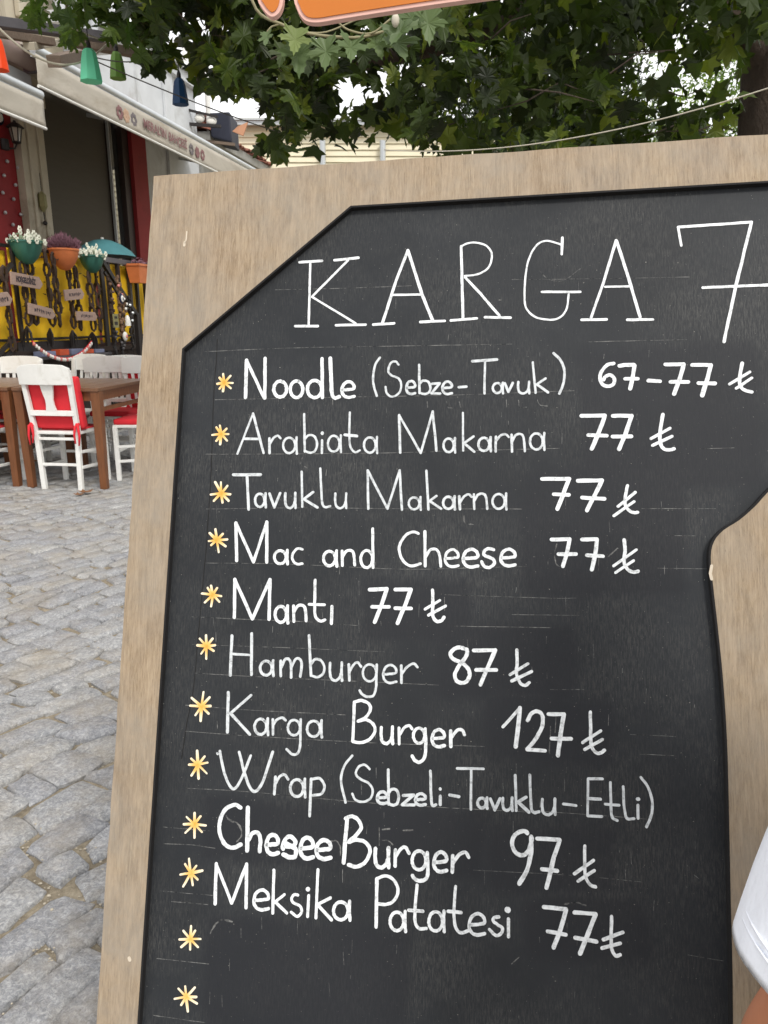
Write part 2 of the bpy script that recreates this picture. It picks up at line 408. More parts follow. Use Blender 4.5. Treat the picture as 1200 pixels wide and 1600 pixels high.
for s_ in stones[:298]: stone_obj('paving_stone', [s_])
tag(stone_obj('paving_stone', stones[298:]), kind='stuff')
# pebbles and grit in the joints
mb = MB()
for k in range(1000):
    px = rng.uniform(-30, 260); py = 780 + 820*rng.random()**.8; p = at_z(px, py, 0)
    r = rng.uniform(.0012, .0042)*(1+ .5*rng.random()**4)
    mb.ball((p.x, p.y, rng.uniform(-.012, -.002)), r, 5, (1, rng.uniform(.6,1), .6))
o = mb.build('grit', simple('pale_grit', (168,160,144), .8, .25, 60, bmp=0), ground); tag(o, kind='stuff')

# ------------------------------------------------------------------ menu board
BX = Vector((7900, 0, -1155)).normalized(); BYc = Vector((290, 10100, 1155)); BYc = (BYc - BX*BYc.dot(BX)).normalized()
def c2w(q): return Vector((q.x, q.z*cs+q.y*sn, -q.z*sn+q.y*cs))
bxw, byw = c2w(BX), c2w(BYc); bnw = bxw.cross(byw)                   # bnw points to the camera
BP0 = CP + c2w(Vector((100/F_PX, 0, 1))*.95)
def bpt(px, py, off=0.0):
    r = ray(px, py); n = bnw; P = BP0 + n*off
    q = CP + r*((P-CP).dot(n)/r.dot(n)) - BP0; return Vector((q.dot(bxw), q.dot(byw)))
BM_ = Matrix((( *[0]*4,),)*4) if False else Matrix(((bxw.x, byw.x, bnw.x, BP0.x), (bxw.y, byw.y, bnw.y, BP0.y), (bxw.z, byw.z, bnw.z, BP0.z), (0,0,0,1)))
REC = .009
def xy(px, py): return tuple(bpt(px, py, 0))
PATCHES = []
for (x0, y0, x1, y1) in ((905,545,1195,755), (815,735,1075,935), (568,905,735,1000), (680,975,900,1095), (760,1085,960,1195), (322,1245,760,1372), (770,1285,960,1400), (825,1400,1010,1510), (325,1430,640,1640)):
    a = bpt(x0, y0, -REC); b = bpt(x1, y1, -REC); PATCHES.append(((a.x+b.x)/2, (a.y+b.y)/2, abs(b.x-a.x)/2, abs(b.y-a.y)/2))
board = thing('menu_board', 'tall weathered wooden A-board with black panel headed KARGA 7 and hand-written food prices', 'menu board')
board.matrix_world = BM_
TLx, TLy = xy(240, 275); TRx, TRy = xy(1440, 193)
# where the board plane meets the ground
ybot = -(BP0.z + bxw.z*0)/byw.z + .012
oL = TLx; oR = TRx; dxb = -.004
outer = [(TLx-.028, ybot), (oR+.02, ybot), (oR, TRy), (oL, TLy)]
# left outer edge follows the photographed edge
bl = xy(150, 1600); slope = (bl[0]-TLx)/(bl[1]-TLy); outer[0] = (TLx+slope*(ybot-TLy), ybot)
pip = [(285,545), (548,322), (900,301), (1200,283), (1310,277), (1375,330), (1395,450), (1370,560), (1300,665), (1245,725), (1200,768), (1180,790), (1155,812),
       (1130,828), (1115,846), (1110,870), (1113,910), (1121,980), (1129,1060), (1135,1150), (1138,1250), (1141,1400), (1144,1520), (1145,1640)]
inner = [xy(*p) for p in pip]; li = xy(215, 1600); li0 = xy(285, 545); sl = (li[0]-li0[0])/(li[1]-li0[1])
yb2 = ybot+.16
inner = [(li0[0]+sl*(yb2-li0[1]), yb2)] + inner + [(inner[-1][0], yb2)]
def smooth_poly(P, lo, hi, k=3):
    out = list(P[:lo]); seg = P[lo-1:hi+2]
    for i in range(1, len(seg)-2):
        for j in range(k):
            t = j/k; p0, p1, p2, p3 = [Vector(q) for q in (seg[i-1], seg[i], seg[i+1], seg[i+2])]
            out.append(tuple(.5*((2*p1)+(p2-p0)*t+(2*p0-5*p1+4*p2-p3)*t*t+(3*p1-p0-3*p2+p3)*t**3)))
    out += P[hi:]; return out
inner = smooth_poly(inner, 6, len(inner)-3)
inner_ccw = list(reversed(inner))
def frame_mesh(name, mat, hole_in, z0, z1, outer_poly, parent, bevel=0):
    """flat ring with thickness: outer quad with one hole"""
    bm = bmesh.new()
    ov = [bm.verts.new((x, y, z1)) for x, y in outer_poly]; iv = [bm.verts.new((x, y, z1)) for x, y in hole_in]
    es = [bm.edges.new((ov[i], ov[(i+1) % len(ov)])) for i in range(len(ov))] + [bm.edges.new((iv[i], iv[(i+1) % len(iv)])) for i in range(len(iv))]
    bmesh.ops.triangle_fill(bm, use_beauty=True, use_dissolve=False, edges=es)
    bmesh.ops.recalc_face_normals(bm, faces=bm.faces)
    if bm.faces[0].normal.z < 0: bmesh.ops.reverse_faces(bm, faces=bm.faces)
    r = bmesh.ops.extrude_face_region(bm, geom=list(bm.faces))
    # the extruded copy becomes the front, the original stays at the back
    for v in [e for e in r['geom'] if isinstance(e, bmesh.types.BMVert)]: v.co.z = z1
    for v in ov+iv: v.co.z = z0
    bmesh.ops.recalc_face_normals(bm, faces=bm.faces)
    if bevel:
        eb = [e for e in bm.edges if len(e.link_faces) == 2 and e.calc_face_angle(0) > .8 and all(abs(v.co.z-z1) < 1e-6 for v in e.verts)]
        bmesh.ops.bevel(bm, geom=eb, offset=bevel, segments=2, affect='EDGES', clamp_overlap=True)
    me = bpy.data.meshes.new(name); bm.to_mesh(me); bm.free(); me.materials.append(mat)
    o = bpy.data.objects.new(name, me); COL.objects.link(o); o.parent = parent; return o
# subdivide the outer border so it can be slightly uneven
def rough_edge(P, step=.03, amp=.0007):
    out = []
    for i in range(len(P)):
        a = Vector(P[i]); b = Vector(P[(i+1) % len(P)]); n = max(1, int((b-a).length/step)); d = (b-a).normalized(); nn = Vector((d.y, -d.x))
        for k in range(n):
            q = a.lerp(b, k/n); out.append(tuple(q + (nn*rng.uniform(-amp, amp) if k else nn*0)))
    return out
M['frame'] = frame_mat()
fr = frame_mesh('frame', M['frame'], inner, -.020, 0, rough_edge(outer), board, .0012)
# black painted lip round the opening: a band of paint on the frame face and the reveal
def offset_poly(P, d):
    n = len(P); out = []
    for i in range(n):
        a, b, c = Vector(P[i-1]), Vector(P[i]), Vector(P[(i+1) % n])
        n1 = Vector((-(b-a).y, (b-a).x)).normalized(); n2 = Vector((-(c-b).y, (c-b).x)).normalized(); m = (n1+n2)
        if m.length < 1e-6: m = n1
        m.normalize(); k = 1/max(.5, m.dot(n1)); out.append(tuple(b+m*d*k))
    return out
area = sum(inner[i-1][0]*inner[i][1]-inner[i][0]*inner[i-1][1] for i in range(len(inner)))
sgn = 1 if area > 0 else -1
inn2 = offset_poly(inner, .0022*sgn)
M['black_edge'] = simple('black_edge_paint', (22,21,22), .85, .2, 40, bmp=.2)
lip = frame_mesh('lip', M['black_edge'], inn2, -REC+.0002, .0003, offset_poly(inner, -.0004*sgn), board)
pm = panel_mat()
mb = MB(); mb.prism([(outer[0][0]+.02, ybot+.05), (oR-.03, ybot+.05), (oR-.03, TRy-.03), (oL+.02, TLy-.03)], -.018, -REC)
panel = mb.build('panel', pm, board)

# --- lettering: strokes in enlarged-photo coordinates ((ox, oy, scale), width) turned into flat raised paint
def catmull(P, k=6):
    if len(P) < 3: return [Vector(p) for p in P]
    P = [Vector(p) for p in P]; closed = (P[0]-P[-1]).length < .01
    out = []
    for i in range(len(P)-1):
        p0 = P[i-1] if i > 0 else (P[-2] if closed else P[0]*2-P[1]); p1 = P[i]; p2 = P[i+1]
        p3 = P[i+2] if i+2 < len(P) else (P[1] if closed else P[-1]*2-P[-2])
        for j in range(k):
            t = j/k; out.append(.5*((2*p1)+(p2-p0)*t+(2*p0-5*p1+4*p2-p3)*t*t+(3*p1-p0-3*p2+p3)*t**3))
    out.append(P[-1]); return out
srng = random.Random(11)
def stroke(mb, pts, w, z0, z1, curve=True, wob=.17, taper=0):
    """ribbon with round ends in board xy (metres); pts already in board xy"""
    P = catmull(pts) if curve else [Vector(p) for p in pts]
    Q = [P[0]]
    for a, b in zip(P, P[1:]):
        n = max(1, int((b-a).length/.006)); Q += [a.lerp(b, (i+1)/n) for i in range(n)]
    P = Q; n = len(P)
    L_, Rr = [], []; ph = srng.uniform(0, 9)
    for i, p in enumerate(P):
        t = P[min(i+1, n-1)]-P[max(i-1, 0)]
        if t.length < 1e-9: t = Vector((0, 1))
        t.normalize(); nn = Vector((-t.y, t.x)); s1 = 1+wob*noise.noise(Vector((i*.45, ph, 0)))*1.4; s2 = 1+wob*noise.noise(Vector((i*.45, ph+5, 0)))*1.4
        tt = 1 - taper*(i/(n-1) if n > 1 else 0)
        L_.append(p+nn*w/2*s1*tt); Rr.append(p-nn*w/2*s2*tt)
    def cap(c, a, b):                                      # half circle from a to b round c, away from the stroke
        va = (a-c); ang = math.pi; res = []
        for k in range(1, 5):
            th = -ang*k/5; res.append(c+Vector((va.x*math.cos(th)-va.y*math.sin(th), va.x*math.sin(th)+va.y*math.cos(th)))*.97)
        return res
    endc = cap(P[-1], L_[-1], Rr[-1]); startc = cap(P[0], Rr[0], L_[0])
    ne, ns = len(endc), len(startc)
    verts = [(*q, z1) for q in L_] + [(*q, z1) for q in Rr] + [(*q, z1) for q in endc] + [(*q, z1) for q in startc]
    fs = [(i, n+i, n+i+1, i+1) for i in range(n-1)]
    fs.append(tuple([n-1]+[2*n+k for k in range(ne)][::1]+[2*n-1])[::-1]); fs.append(tuple([n]+[2*n+ne+k for k in range(ns)]+[0])[::-1])
    loop = list(range(n)) + [2*n+k for k in range(ne)] + list(range(2*n-1, n-1, -1)) + [2*n+ne+k for k in range(ns)]
    off = len(verts); verts += [(verts[i][0], verts[i][1], z0) for i in loop]
    m = len(loop); fs += [(loop[i], loop[(i+1) % m], off+(i+1) % m, off+i) for i in range(m)]
    mb.add(verts, fs)
def ell(cx, cy, rx, ry, a0=0, a1=360, n=12):
    return [(cx+rx*math.cos(R(a0+(a1-a0)*i/n)), cy+ry*math.sin(R(a0+(a1-a0)*i/n))) for i in range(n+1)]
# glyphs in a unit box, y down
def bowl(x0, y0, x1, y1, a0=0, a1=360, n=12): return ell((x0+x1)/2, (y0+y1)/2, (x1-x0)/2, (y1-y0)/2, a0, a1, n)
G = {
 'o': [bowl(0,0,1,1,-70,290)],
 'a': [bowl(0,.04,.88,.98,-50,310), [(.98,.0),(.96,.5),(1,1.02)]],
 'd': [bowl(0,.56,.95,1,-50,310), [(.97,0),(1,1)]],
 'b': [[(.02,0),(.04,.5),(.06,.97)], [(.04,.66),(.35,.55),(.8,.58),(1,.76),(.85,.95),(.45,1.0),(.06,.95)]],
 'l': [[(0,0),(.1,.55),(.2,.9),(.5,1),(1,.97)]],
 'e': [[(.06,.52),(.5,.50),(.95,.44),(.93,.18),(.6,0),(.2,.12),(0,.5),(.12,.85),(.5,1),(1,.93)]],
 'v': [[(0,0),(.45,1)], [(.45,1),(1,-.03)]],
 'u': [[(.02,0),(0,.45),(.1,.85),(.45,1),(.8,.82),(.96,.5)], [(.98,-.03),(.96,.5),(1,1)]],
 'n': [[(0,.04),(.03,1)], [(.03,.45),(.3,.08),(.65,0),(.9,.2),(1,.98)]],
 'z': [[(.1,.05),(.95,0)], [(.95,0),(.02,.95)], [(.02,.95),(1,.97)]],
 'i': [[(.5,0),(.5,1)]],
}
def stroke_px(mb, Z, pts, w, z1, curve=True, **k):
    ox, oy, sc = Z; q = [(ox+x/sc, oy+y/sc) for x, y in pts]
    wp = w/sc; c = q[len(q)//2]; a = bpt(c[0], c[1], -REC); b = bpt(c[0]+wp, c[1], -REC)
    stroke(mb, [bpt(x, y, -REC) for x, y in q], (b-a).length, -REC, -REC+z1, curve, **k)
zc = [0]
def write(name, Z, w, items, mat, parent):
    mb = MB()
    for it in items:
        kind = it[0]; ww = w; zc[0] = (zc[0]+1) % 37; z = .0004 + zc[0]*.000012
        if kind in G:
            l, t, r, b = it[1:5]; ww = it[5] if len(it) > 5 else w
            for st in G[kind]:
                z += .00001; stroke_px(mb, Z, [(l+x*(r-l), t+y*(b-t)) for x, y in st], ww, z, len(st) > 2)
        elif kind == 'c': stroke_px(mb, Z, it[1], it[2] if len(it) > 2 else w, z, True)     # smooth curve
        elif kind == 's': stroke_px(mb, Z, it[1], it[2] if len(it) > 2 else w, z, False)    # straight segments, as separate strokes
        elif kind == 'p':
            for a, b in zip(it[1], it[1][1:]): z += .00001; stroke_px(mb, Z, [a, b], it[2] if len(it) > 2 else w, z, False)
    return mb.build(name, mat, parent, fix=False)
M['chalkwhite'] = paint_mat('white_marker_paint', (232,236,238))
CW = M['chalkwhite']
ZA, ZB, ZC = (320,540,4), (600,540,4), (900,540,4)
ZD, ZE, ZF = (320,720,4), (560,720,4), (820,720,4)
ZG, ZH = (300,890,4), (560,890,4)
ZI, ZJ, ZK = (290,1070,4), (540,1080,4), (760,1090,4)
ZL, ZM, ZN = (270,1240,4), (520,1260,4), (740,1290,4)
T1, T2 = (430,330,3), (800,330,3)
ZO_ = (260,1400,4)
M['thinwhite'] = paint_mat('thin_white_marker_paint', (206,211,214))
W_ = lambda Z, w, items: write('lettering', Z, w*(.93 if w <= 16 else 1), items, M['thinwhite'] if w in (13,14,15,16) and Z not in (T1, T2) else CW, panel)
W_(T1, 11, [('p',[(165,238),(157,535)]), ('p',[(114,240),(220,233)],12), ('p',[(278,230),(390,219)],12), ('p',[(94,539),(200,539)],12), ('p',[(285,535),(425,532)],12), ('p',[(342,230),(172,402)],10), ('p',[(172,402),(378,526)],10),
   ('p',[(622,184),(562,340),(503,525)],13), ('p',[(622,184),(688,390),(738,512)],14), ('p',[(550,393),(690,391)],10), ('p',[(460,532),(558,526)],12), ('p',[(680,520),(795,515)],12),
   ('p',[(872,165),(880,500)],13), ('c',[(872,165),(900,152),(935,148),(985,160),(1012,190),(1014,225),(1000,265),(965,290),(930,300),(888,304)],9), ('p',[(890,310),(965,390),(1050,490)],12), ('p',[(823,513),(945,503)],12), ('p',[(983,498),(1103,500)],12)])
W_(T2, 10, [('c',[(236,162),(215,152),(165,140),(125,152),(95,190),(72,250),(60,340),(60,430),(75,468),(110,497),(155,508),(200,508),(235,490),(258,450),(266,384)],9), ('p',[(236,125),(233,203)],12), ('p',[(140,379),(320,379)],12),
   ('p',[(488,138),(430,330),(370,500)],13), ('p',[(490,140),(548,320),(600,497)],14), ('p',[(436,355),(550,353)],10), ('p',[(326,510),(443,508)],13), ('p',[(540,510),(660,509)],13)])
W_(T2, 15, [('p',[(793,162),(778,76)],12), ('p',[(778,76),(1122,52)],14), ('p',[(1122,52),(1050,345),(993,612)],15), ('p',[(894,359),(1240,345)],14)])
W_(ZA, 20, [('p',[(262,92),(255,326)]), ('p',[(262,92),(372,330)],18), ('p',[(378,80),(375,330)]), ('o',432,224,512,322), ('o',535,222,613,326), ('d',642,82,736,326), ('l',785,80,840,328,22), ('e',857,226,935,324,19)])
W_(ZB, 14, [('c',[(-25,75),(-52,115),(-66,175),(-66,240),(-45,315)],14), ('c',[(92,120),(72,100),(42,110),(27,160),(50,188),(90,205),(108,245),(95,295),(52,320),(18,298),(10,258)],13), ('e',140,222,195,303,16), ('b',218,120,290,303,15), ('z',295,236,352,302,15), ('e',365,225,425,303,16), ('p',[(468,260),(515,257)],17),
   ('p',[(552,98),(705,88)],18), ('p',[(631,95),(628,300)],14), ('a',680,232,744,298,15), ('v',755,235,805,290,15), ('u',838,228,908,300,15), ('p',[(930,105),(947,295)],14), ('p',[(1010,206),(955,243)],15), ('p',[(955,243),(1025,293)],16), ('c',[(1060,48),(1105,95),(1127,160),(1120,240),(1096,300)],16)])
W_(ZC, 25, [('c',[(235,112),(195,122),(158,165),(150,210),(168,245),(205,255),(235,238),(238,205),(212,184),(182,196),(172,215)],22), ('p',[(272,127),(300,122),(362,121)],24), ('p',[(364,121),(355,190),(338,270)],25), ('p',[(306,208),(386,208)],23), ('p',[(450,220),(525,224)],25),
   ('p',[(558,118),(672,116)]), ('p',[(672,116),(650,200),(612,303)],26), ('p',[(590,228),(702,228)]), ('p',[(724,122),(842,122)]), ('p',[(842,122),(820,210),(788,312)],26), ('p',[(765,235),(868,237)]),
   ('c',[(1038,110),(1024,180),(1022,235),(1045,275),(1098,291)],22), ('p',[(958,242),(1086,165)],18), ('p',[(1000,268),(1098,203)],18)])
W_(ZC, 25, [('p',[(32,440),(180,438)]), ('p',[(180,438),(140,550),(97,645)],26), ('p',[(75,560),(192,564)],23), ('p',[(230,440),(347,439)]), ('p',[(347,439),(310,550),(268,648)],26), ('p',[(228,569),(345,568)],23),
   ('c',[(543,430),(528,520),(524,590),(540,638),(575,652),(612,645)],22), ('p',[(468,582),(588,516)],19), ('p',[(478,624),(600,567)],19)])
W_(ZA, 13, [('p',[(204,676),(302,425)]), ('p',[(302,425),(368,672)],15), ('p',[(250,583),(340,584)],15), ('s',[(404,580),(405,672)],15), ('c',[(405,618),(430,578),(455,563),(474,580)],14), ('a',490,572,576,674,14), ('b',620,428,702,670,14), ('p',[(733,592),(732,672)],14), ('p',[(735,546),(735,550)],20), ('a',770,560,852,665,14),
   ('c',[(907,418),(904,520),(905,600),(915,643),(940,667),(970,655)],13), ('p',[(875,558),(950,566)],17), ('a',995,570,1078,672,14)])
W_(ZB, 14, [('p',[(95,435),(102,670)],16), ('p',[(95,435),(230,672)],14), ('p',[(230,672),(305,412)],15), ('p',[(305,412),(328,658)],15), ('a',372,578,445,668,15), ('p',[(493,420),(495,657)],13), ('p',[(560,568),(500,610)],15), ('p',[(500,610),(565,664)],15), ('a',590,573,668,660,16), ('p',[(700,570),(698,663)],16), ('c',[(698,598),(730,562),(760,555),(780,573)],14), ('n',797,553,880,663,15), ('a',912,545,1003,652,15)])
W_(ZD, 16, [('p',[(180,87),(350,87)],19), ('p',[(265,90),(275,305)],16), ('a',315,203,382,290,15), ('v',405,205,472,292,15), ('u',503,203,568,296,15), ('p',[(606,68),(610,288)],14), ('p',[(678,196),(620,240)],15), ('p',[(620,240),(705,292)],15), ('l',722,48,785,290,14), ('u',815,205,885,297,14)])
W_(ZE, 15, [('p',[(58,60),(62,300)],15), ('p',[(58,60),(182,300)],15), ('p',[(182,300),(258,60)],15), ('p',[(258,60),(272,306)],15), ('a',315,226,390,305,14), ('p',[(425,62),(438,305)],15), ('p',[(488,220),(445,252)],15), ('p',[(445,252),(518,300)],15), ('a',530,222,603,302,16), ('p',[(630,222),(635,303)],16), ('c',[(635,260),(662,222),(690,210),(708,226)],14), ('n',722,206,805,302,15), ('a',838,204,925,302,15)])
W_(ZF, 25, [('p',[(108,113),(278,113)]), ('p',[(278,113),(240,210),(203,302)],26), ('p',[(180,209),(276,213)],23), ('p',[(332,125),(480,122)]), ('p',[(482,122),(430,230),(388,312)],26), ('p',[(357,230),(498,238)],24),
   ('c',[(642,155),(630,215),(626,270),(648,308),(680,324),(705,322)],20), ('p',[(582,285),(690,197)],20), ('p',[(556,344),(683,255)],18)])
W_(ZF, 24, [('p',[(167,492),(280,489)]), ('p',[(280,489),(260,590),(238,660)],25), ('p',[(210,583),(320,583)],24), ('p',[(357,492),(450,490)]), ('p',[(450,490),(440,590),(418,680)],25), ('p',[(387,590),(488,597)],23),
   ('c',[(620,494),(626,560),(620,630),(640,676),(675,696),(708,690)],22), ('p',[(554,658),(697,556)],17), ('p',[(566,700),(680,623)],18)])
W_(ZD, 18, [('p',[(195,388),(200,625)],19), ('p',[(195,388),(305,633)],17), ('p',[(305,633),(388,382)],17), ('p',[(388,382),(388,635)],19), ('a',435,558,518,645,17), ('c',[(610,554),(578,550),(550,582),(548,615),(572,644),(610,643)],15)])
W_(ZD, 18, [('a',742,562,826,658,18), ('n',858,560,938,655,17), ('d',975,425,1052,668,17)])
W_(ZE, 17, [('c',[(375,455),(345,445),(300,462),(262,515),(256,565),(280,625),(328,657),(388,643)],17), ('p',[(416,442),(418,658)],18), ('c',[(420,602),(450,557),(488,555),(508,595),(515,660)],17), ('e',542,555,625,662,17), ('e',655,553,748,664,20), ('c',[(845,556),(815,549),(788,563),(785,588),(815,602),(845,618),(848,645),(818,667),(788,660),(770,630)],20), ('e',890,553,980,657,20)])
W_(ZG, 18, [('p',[(268,60),(265,300)],19), ('p',[(268,60),(378,308)],19), ('p',[(378,308),(488,62)],19), ('p',[(488,62),(482,310)],20), ('a',520,225,600,332,18), ('n',635,222,715,324,18), ('c',[(770,65),(768,180),(768,270),(780,306),(805,322),(832,314)],17), ('p',[(732,217),(828,220)],17), ('p',[(875,230),(872,338)],19)])
W_(ZH, 22, [('p',[(70,125),(178,120)],23), ('p',[(178,120),(145,220),(102,328)],24), ('p',[(84,233),(192,233)],22), ('p',[(230,125),(328,124)],23), ('p',[(328,124),(285,240),(245,336)],24), ('p',[(230,241),(330,243)],22),
   ('c',[(463,127),(466,210),(464,285),(488,322),(520,318),(535,298)],20), ('p',[(416,248),(510,192)],16), ('p',[(438,285),(545,227)],18)])
W_(ZG, 16, [('p',[(250,412),(240,660)],18), ('p',[(374,400),(372,656)],18), ('p',[(255,527),(368,535)],14), ('a',427,568,510,662,16), ('p',[(555,570),(556,665)],16), ('c',[(558,612),(582,562),(608,562),(620,600),(620,673)],16), ('c',[(622,612),(648,560),(676,560),(686,595),(678,670)],16),
   ('p',[(732,412),(744,662)],17), ('c',[(744,590),(770,560),(808,570),(828,615),(815,655),(780,672),(744,662)],15), ('u',862,583,938,694,16), ('p',[(980,592),(984,692)],16), ('c',[(984,640),(1008,597),(1035,580),(1057,606)],15)])
W_(ZH, 15, [('c',bowl(28,592,112,698,-40,320)), ('c',[(115,594),(112,680),(110,740),(95,785),(60,795),(25,780),(8,755)],15), ('e',155,596,238,708,15), ('p',[(268,600),(270,708)],17), ('c',[(270,652),(305,608),(345,588),(370,610)],15)])
W_(ZH, 25, [('c',[(655,492),(622,487),(588,504),(575,530),(595,560),(640,580),(680,610),(696,655),(676,698),(640,708),(610,690),(604,650),(632,595),(668,550),(680,512),(668,496)],24), ('p',[(720,505),(855,504)],23), ('p',[(855,504),(810,610),(763,720)],25), ('p',[(735,627),(862,627)],23),
   ('c',[(990,502),(992,580),(988,650),(1010,706),(1040,724),(1068,706)],20), ('p',[(947,657),(1060,588)],18), ('p',[(958,696),(1083,636)],20)])
W_(ZI, 16, [('p',[(267,47),(262,295)],19), ('p',[(410,65),(282,178)],16), ('p',[(282,178),(402,310)],17), ('a',432,210,516,312,16), ('p',[(545,215),(547,312)],16), ('c',[(547,250),(572,217),(603,206),(626,222)],15), ('c',bowl(640,220,716,315,-40,320)), ('c',[(720,215),(718,300),(716,380),(703,425),(670,435),(632,402)],15), ('a',760,222,852,325,16)])
W_(ZJ, 18, [('p',[(55,67),(45,312)],18), ('c',[(55,67),(100,58),(145,78),(155,115),(125,162),(78,187)],18), ('c',[(78,187),(130,178),(172,205),(184,250),(150,300),(95,321),(45,314)],18), ('u',222,225,295,327,19), ('p',[(333,228),(335,330)],18), ('c',[(337,272),(368,227),(398,215),(416,236)],17), ('c',bowl(424,230,494,325,-40,320)), ('c',[(498,235),(502,330),(494,410),(462,443),(432,430),(416,404)],20), ('e',540,240,618,347,20), ('p',[(657,248),(658,345)],20), ('c',[(660,292),(695,246),(728,242),(743,272)],19)])
W_(ZK, 24, [('p',[(103,182),(210,64)],20), ('p',[(210,64),(198,180),(183,306)],26), ('c',[(257,142),(282,98),(322,86),(350,115),(348,180),(310,255),(255,323)],24), ('p',[(254,325),(368,332)],23), ('p',[(387,103),(485,104)],23), ('p',[(485,104),(465,220),(447,362)],26), ('p',[(407,255),(530,257)],24),
   ('c',[(650,90),(652,200),(656,300),(683,342),(712,346),(738,328)],21), ('p',[(600,282),(715,207)],19), ('p',[(614,324),(725,261)],20)])
W_(ZI, 16, [('p',[(198,428),(201,432)],13), ('c',[(215,414),(235,520),(265,610),(305,650),(350,585),(408,442)],16), ('c',[(335,420),(372,560),(405,645),(440,664),(485,600),(545,420)],17), ('p',[(562,575),(555,683)],17), ('c',[(560,620),(590,572),(620,562),(641,590)],16), ('a',655,588,748,700,17), ('p',[(785,588),(776,820)],17), ('c',[(788,590),(838,585),(868,630),(850,680),(795,690)],16), ('c',[(1042,442),(992,508),(972,600),(1000,735)],15)])
W_(ZJ, 14, [('c',[(150,487),(120,460),(82,472),(64,515),(92,548),(145,575),(170,620),(155,670),(110,691),(62,678),(42,640)],14), ('e',198,628,258,702,18), ('b',265,490,332,712,17), ('z',352,648,430,712,18), ('e',436,640,500,712,18), ('l',530,498,565,715,17), ('p',[(592,655),(592,708)],18), ('p',[(591,609),(592,612)],18), ('p',[(650,648),(710,658)],18), ('p',[(697,482),(862,485)],16), ('p',[(785,487),(783,738)],16), ('a',825,665,885,730,18), ('v',905,672,965,742,18), ('u',982,668,1042,744,18), ('p',[(1060,525),(1066,745)],17), ('p',[(1128,662),(1078,692)],18), ('p',[(1078,692),(1145,755)],20)])
W_(ZK, 16, [('l',270,482,330,718,18), ('u',348,635,430,732,18), ('p',[(480,665),(560,675)],17), ('p',[(635,508),(725,508)],18), ('p',[(635,508),(633,738)],16), ('p',[(633,738),(723,742)],18), ('p',[(638,630),(712,635)],18), ('c',[(775,530),(778,660),(785,745),(818,768)],17), ('p',[(742,665),(830,672)],17), ('c',[(855,556),(860,670),(876,752),(922,756)],17), ('p',[(947,672),(948,755)],18), ('p',[(945,634),(950,634)],22), ('c',[(965,498),(1010,560),(1036,650),(1030,735),(1000,808)],17)])
W_(ZL, 23, [('c',[(425,88),(390,70),(335,92),(300,155),(292,230),(318,305),(368,338),(425,318)],23), ('p',[(470,87),(465,356)],24), ('c',[(473,290),(500,245),(535,248),(548,295),(543,360)],23), ('e',585,257,660,378,24), ('c',[(690,345),(700,290),(735,268),(768,300),(745,330),(700,325)],24), ('c',[(700,310),(735,325),(770,350),(765,390),(735,398),(690,380)],26), ('e',798,274,878,405,24), ('e',898,290,988,408,24)])
W_(ZM, 21, [('p',[(90,72),(68,352)],24), ('c',[(80,75),(120,62),(160,85),(178,130),(150,175),(98,222)],22), ('c',[(98,222),(150,208),(205,225),(233,275),(205,345),(150,376),(98,364)],22), ('u',265,262,350,382,23), ('p',[(392,272),(390,372)],21), ('c',[(392,315),(425,265),(455,256),(477,292)],20), ('c',bowl(496,278,582,395,-40,320),20), ('c',[(590,288),(594,380),(590,440),(560,463),(520,458),(496,430)],22), ('e',632,285,712,408,22), ('p',[(750,308),(747,410)],23), ('c',[(752,352),(790,302),(828,286),(850,318)],21)])
W_(ZN, 25, [('c',[(335,46),(290,38),(248,72),(242,125),(272,175),(318,182),(348,140),(360,68)],25), ('c',[(360,70),(358,170),(332,280),(285,362)],26), ('p',[(397,80),(538,88)],25), ('p',[(538,88),(500,200),(480,290),(455,388)],26), ('p',[(427,271),(524,282)],25), ('c',[(695,127),(694,240),(700,320),(728,368),(762,382)],20), ('p',[(630,300),(750,216)],20), ('p',[(652,347),(755,280)],20)])
W_(ZL, 17, [('p',[(272,437),(265,688)],20), ('p',[(272,437),(368,684)],17), ('p',[(368,684),(462,440)],19), ('p',[(462,440),(458,713)],19), ('e',507,602,600,726,19), ('p',[(632,477),(625,746)],18), ('p',[(698,630),(640,676)],16), ('p',[(640,676),(712,746)],17), ('c',[(783,634),(760,631),(742,655),(755,682),(795,702),(806,738),(778,767),(740,740)],16), ('p',[(850,637),(843,768)],18), ('p',[(844,597),(846,597)],26), ('p',[(907,474),(895,776)],18), ('p',[(986,650),(905,692)],17), ('p',[(905,692),(992,788)],19), ('a',1005,672,1108,790,19)])
W_(ZM, 19, [('p',[(276,452),(271,753)],21), ('c',[(276,452),(328,433),(380,458),(408,520),(388,582),(340,611),(286,608)],19), ('a',358,655,455,778,19), ('c',[(527,490),(514,640),(516,725),(540,762),(585,762)],19), ('p',[(474,648),(563,655)],20), ('a',600,653,697,780,19), ('c',[(768,500),(758,650),(765,745),(795,788),(843,778)],19), ('p',[(720,655),(802,663)],20), ('e',852,670,950,803,20), ('c',[(1038,690),(1010,694),(1002,715),(1030,738),(1060,760),(1052,792),(1020,806),(978,768)],19), ('p',[(1097,702),(1098,813)],21), ('p',[(1091,645),(1093,646)],38)])
W_(ZN, 23, [('p',[(438,508),(575,521)],25), ('p',[(578,522),(545,640),(500,762)],27), ('p',[(462,660),(577,681)],23), ('p',[(628,543),(760,551)],25), ('p',[(762,552),(720,660),(665,798)],27), ('p',[(634,700),(768,724)],24), ('c',[(862,567),(860,680),(862,765),(888,812),(916,806)],21), ('p',[(810,712),(933,666)],21), ('p',[(802,766),(917,735)],21)])
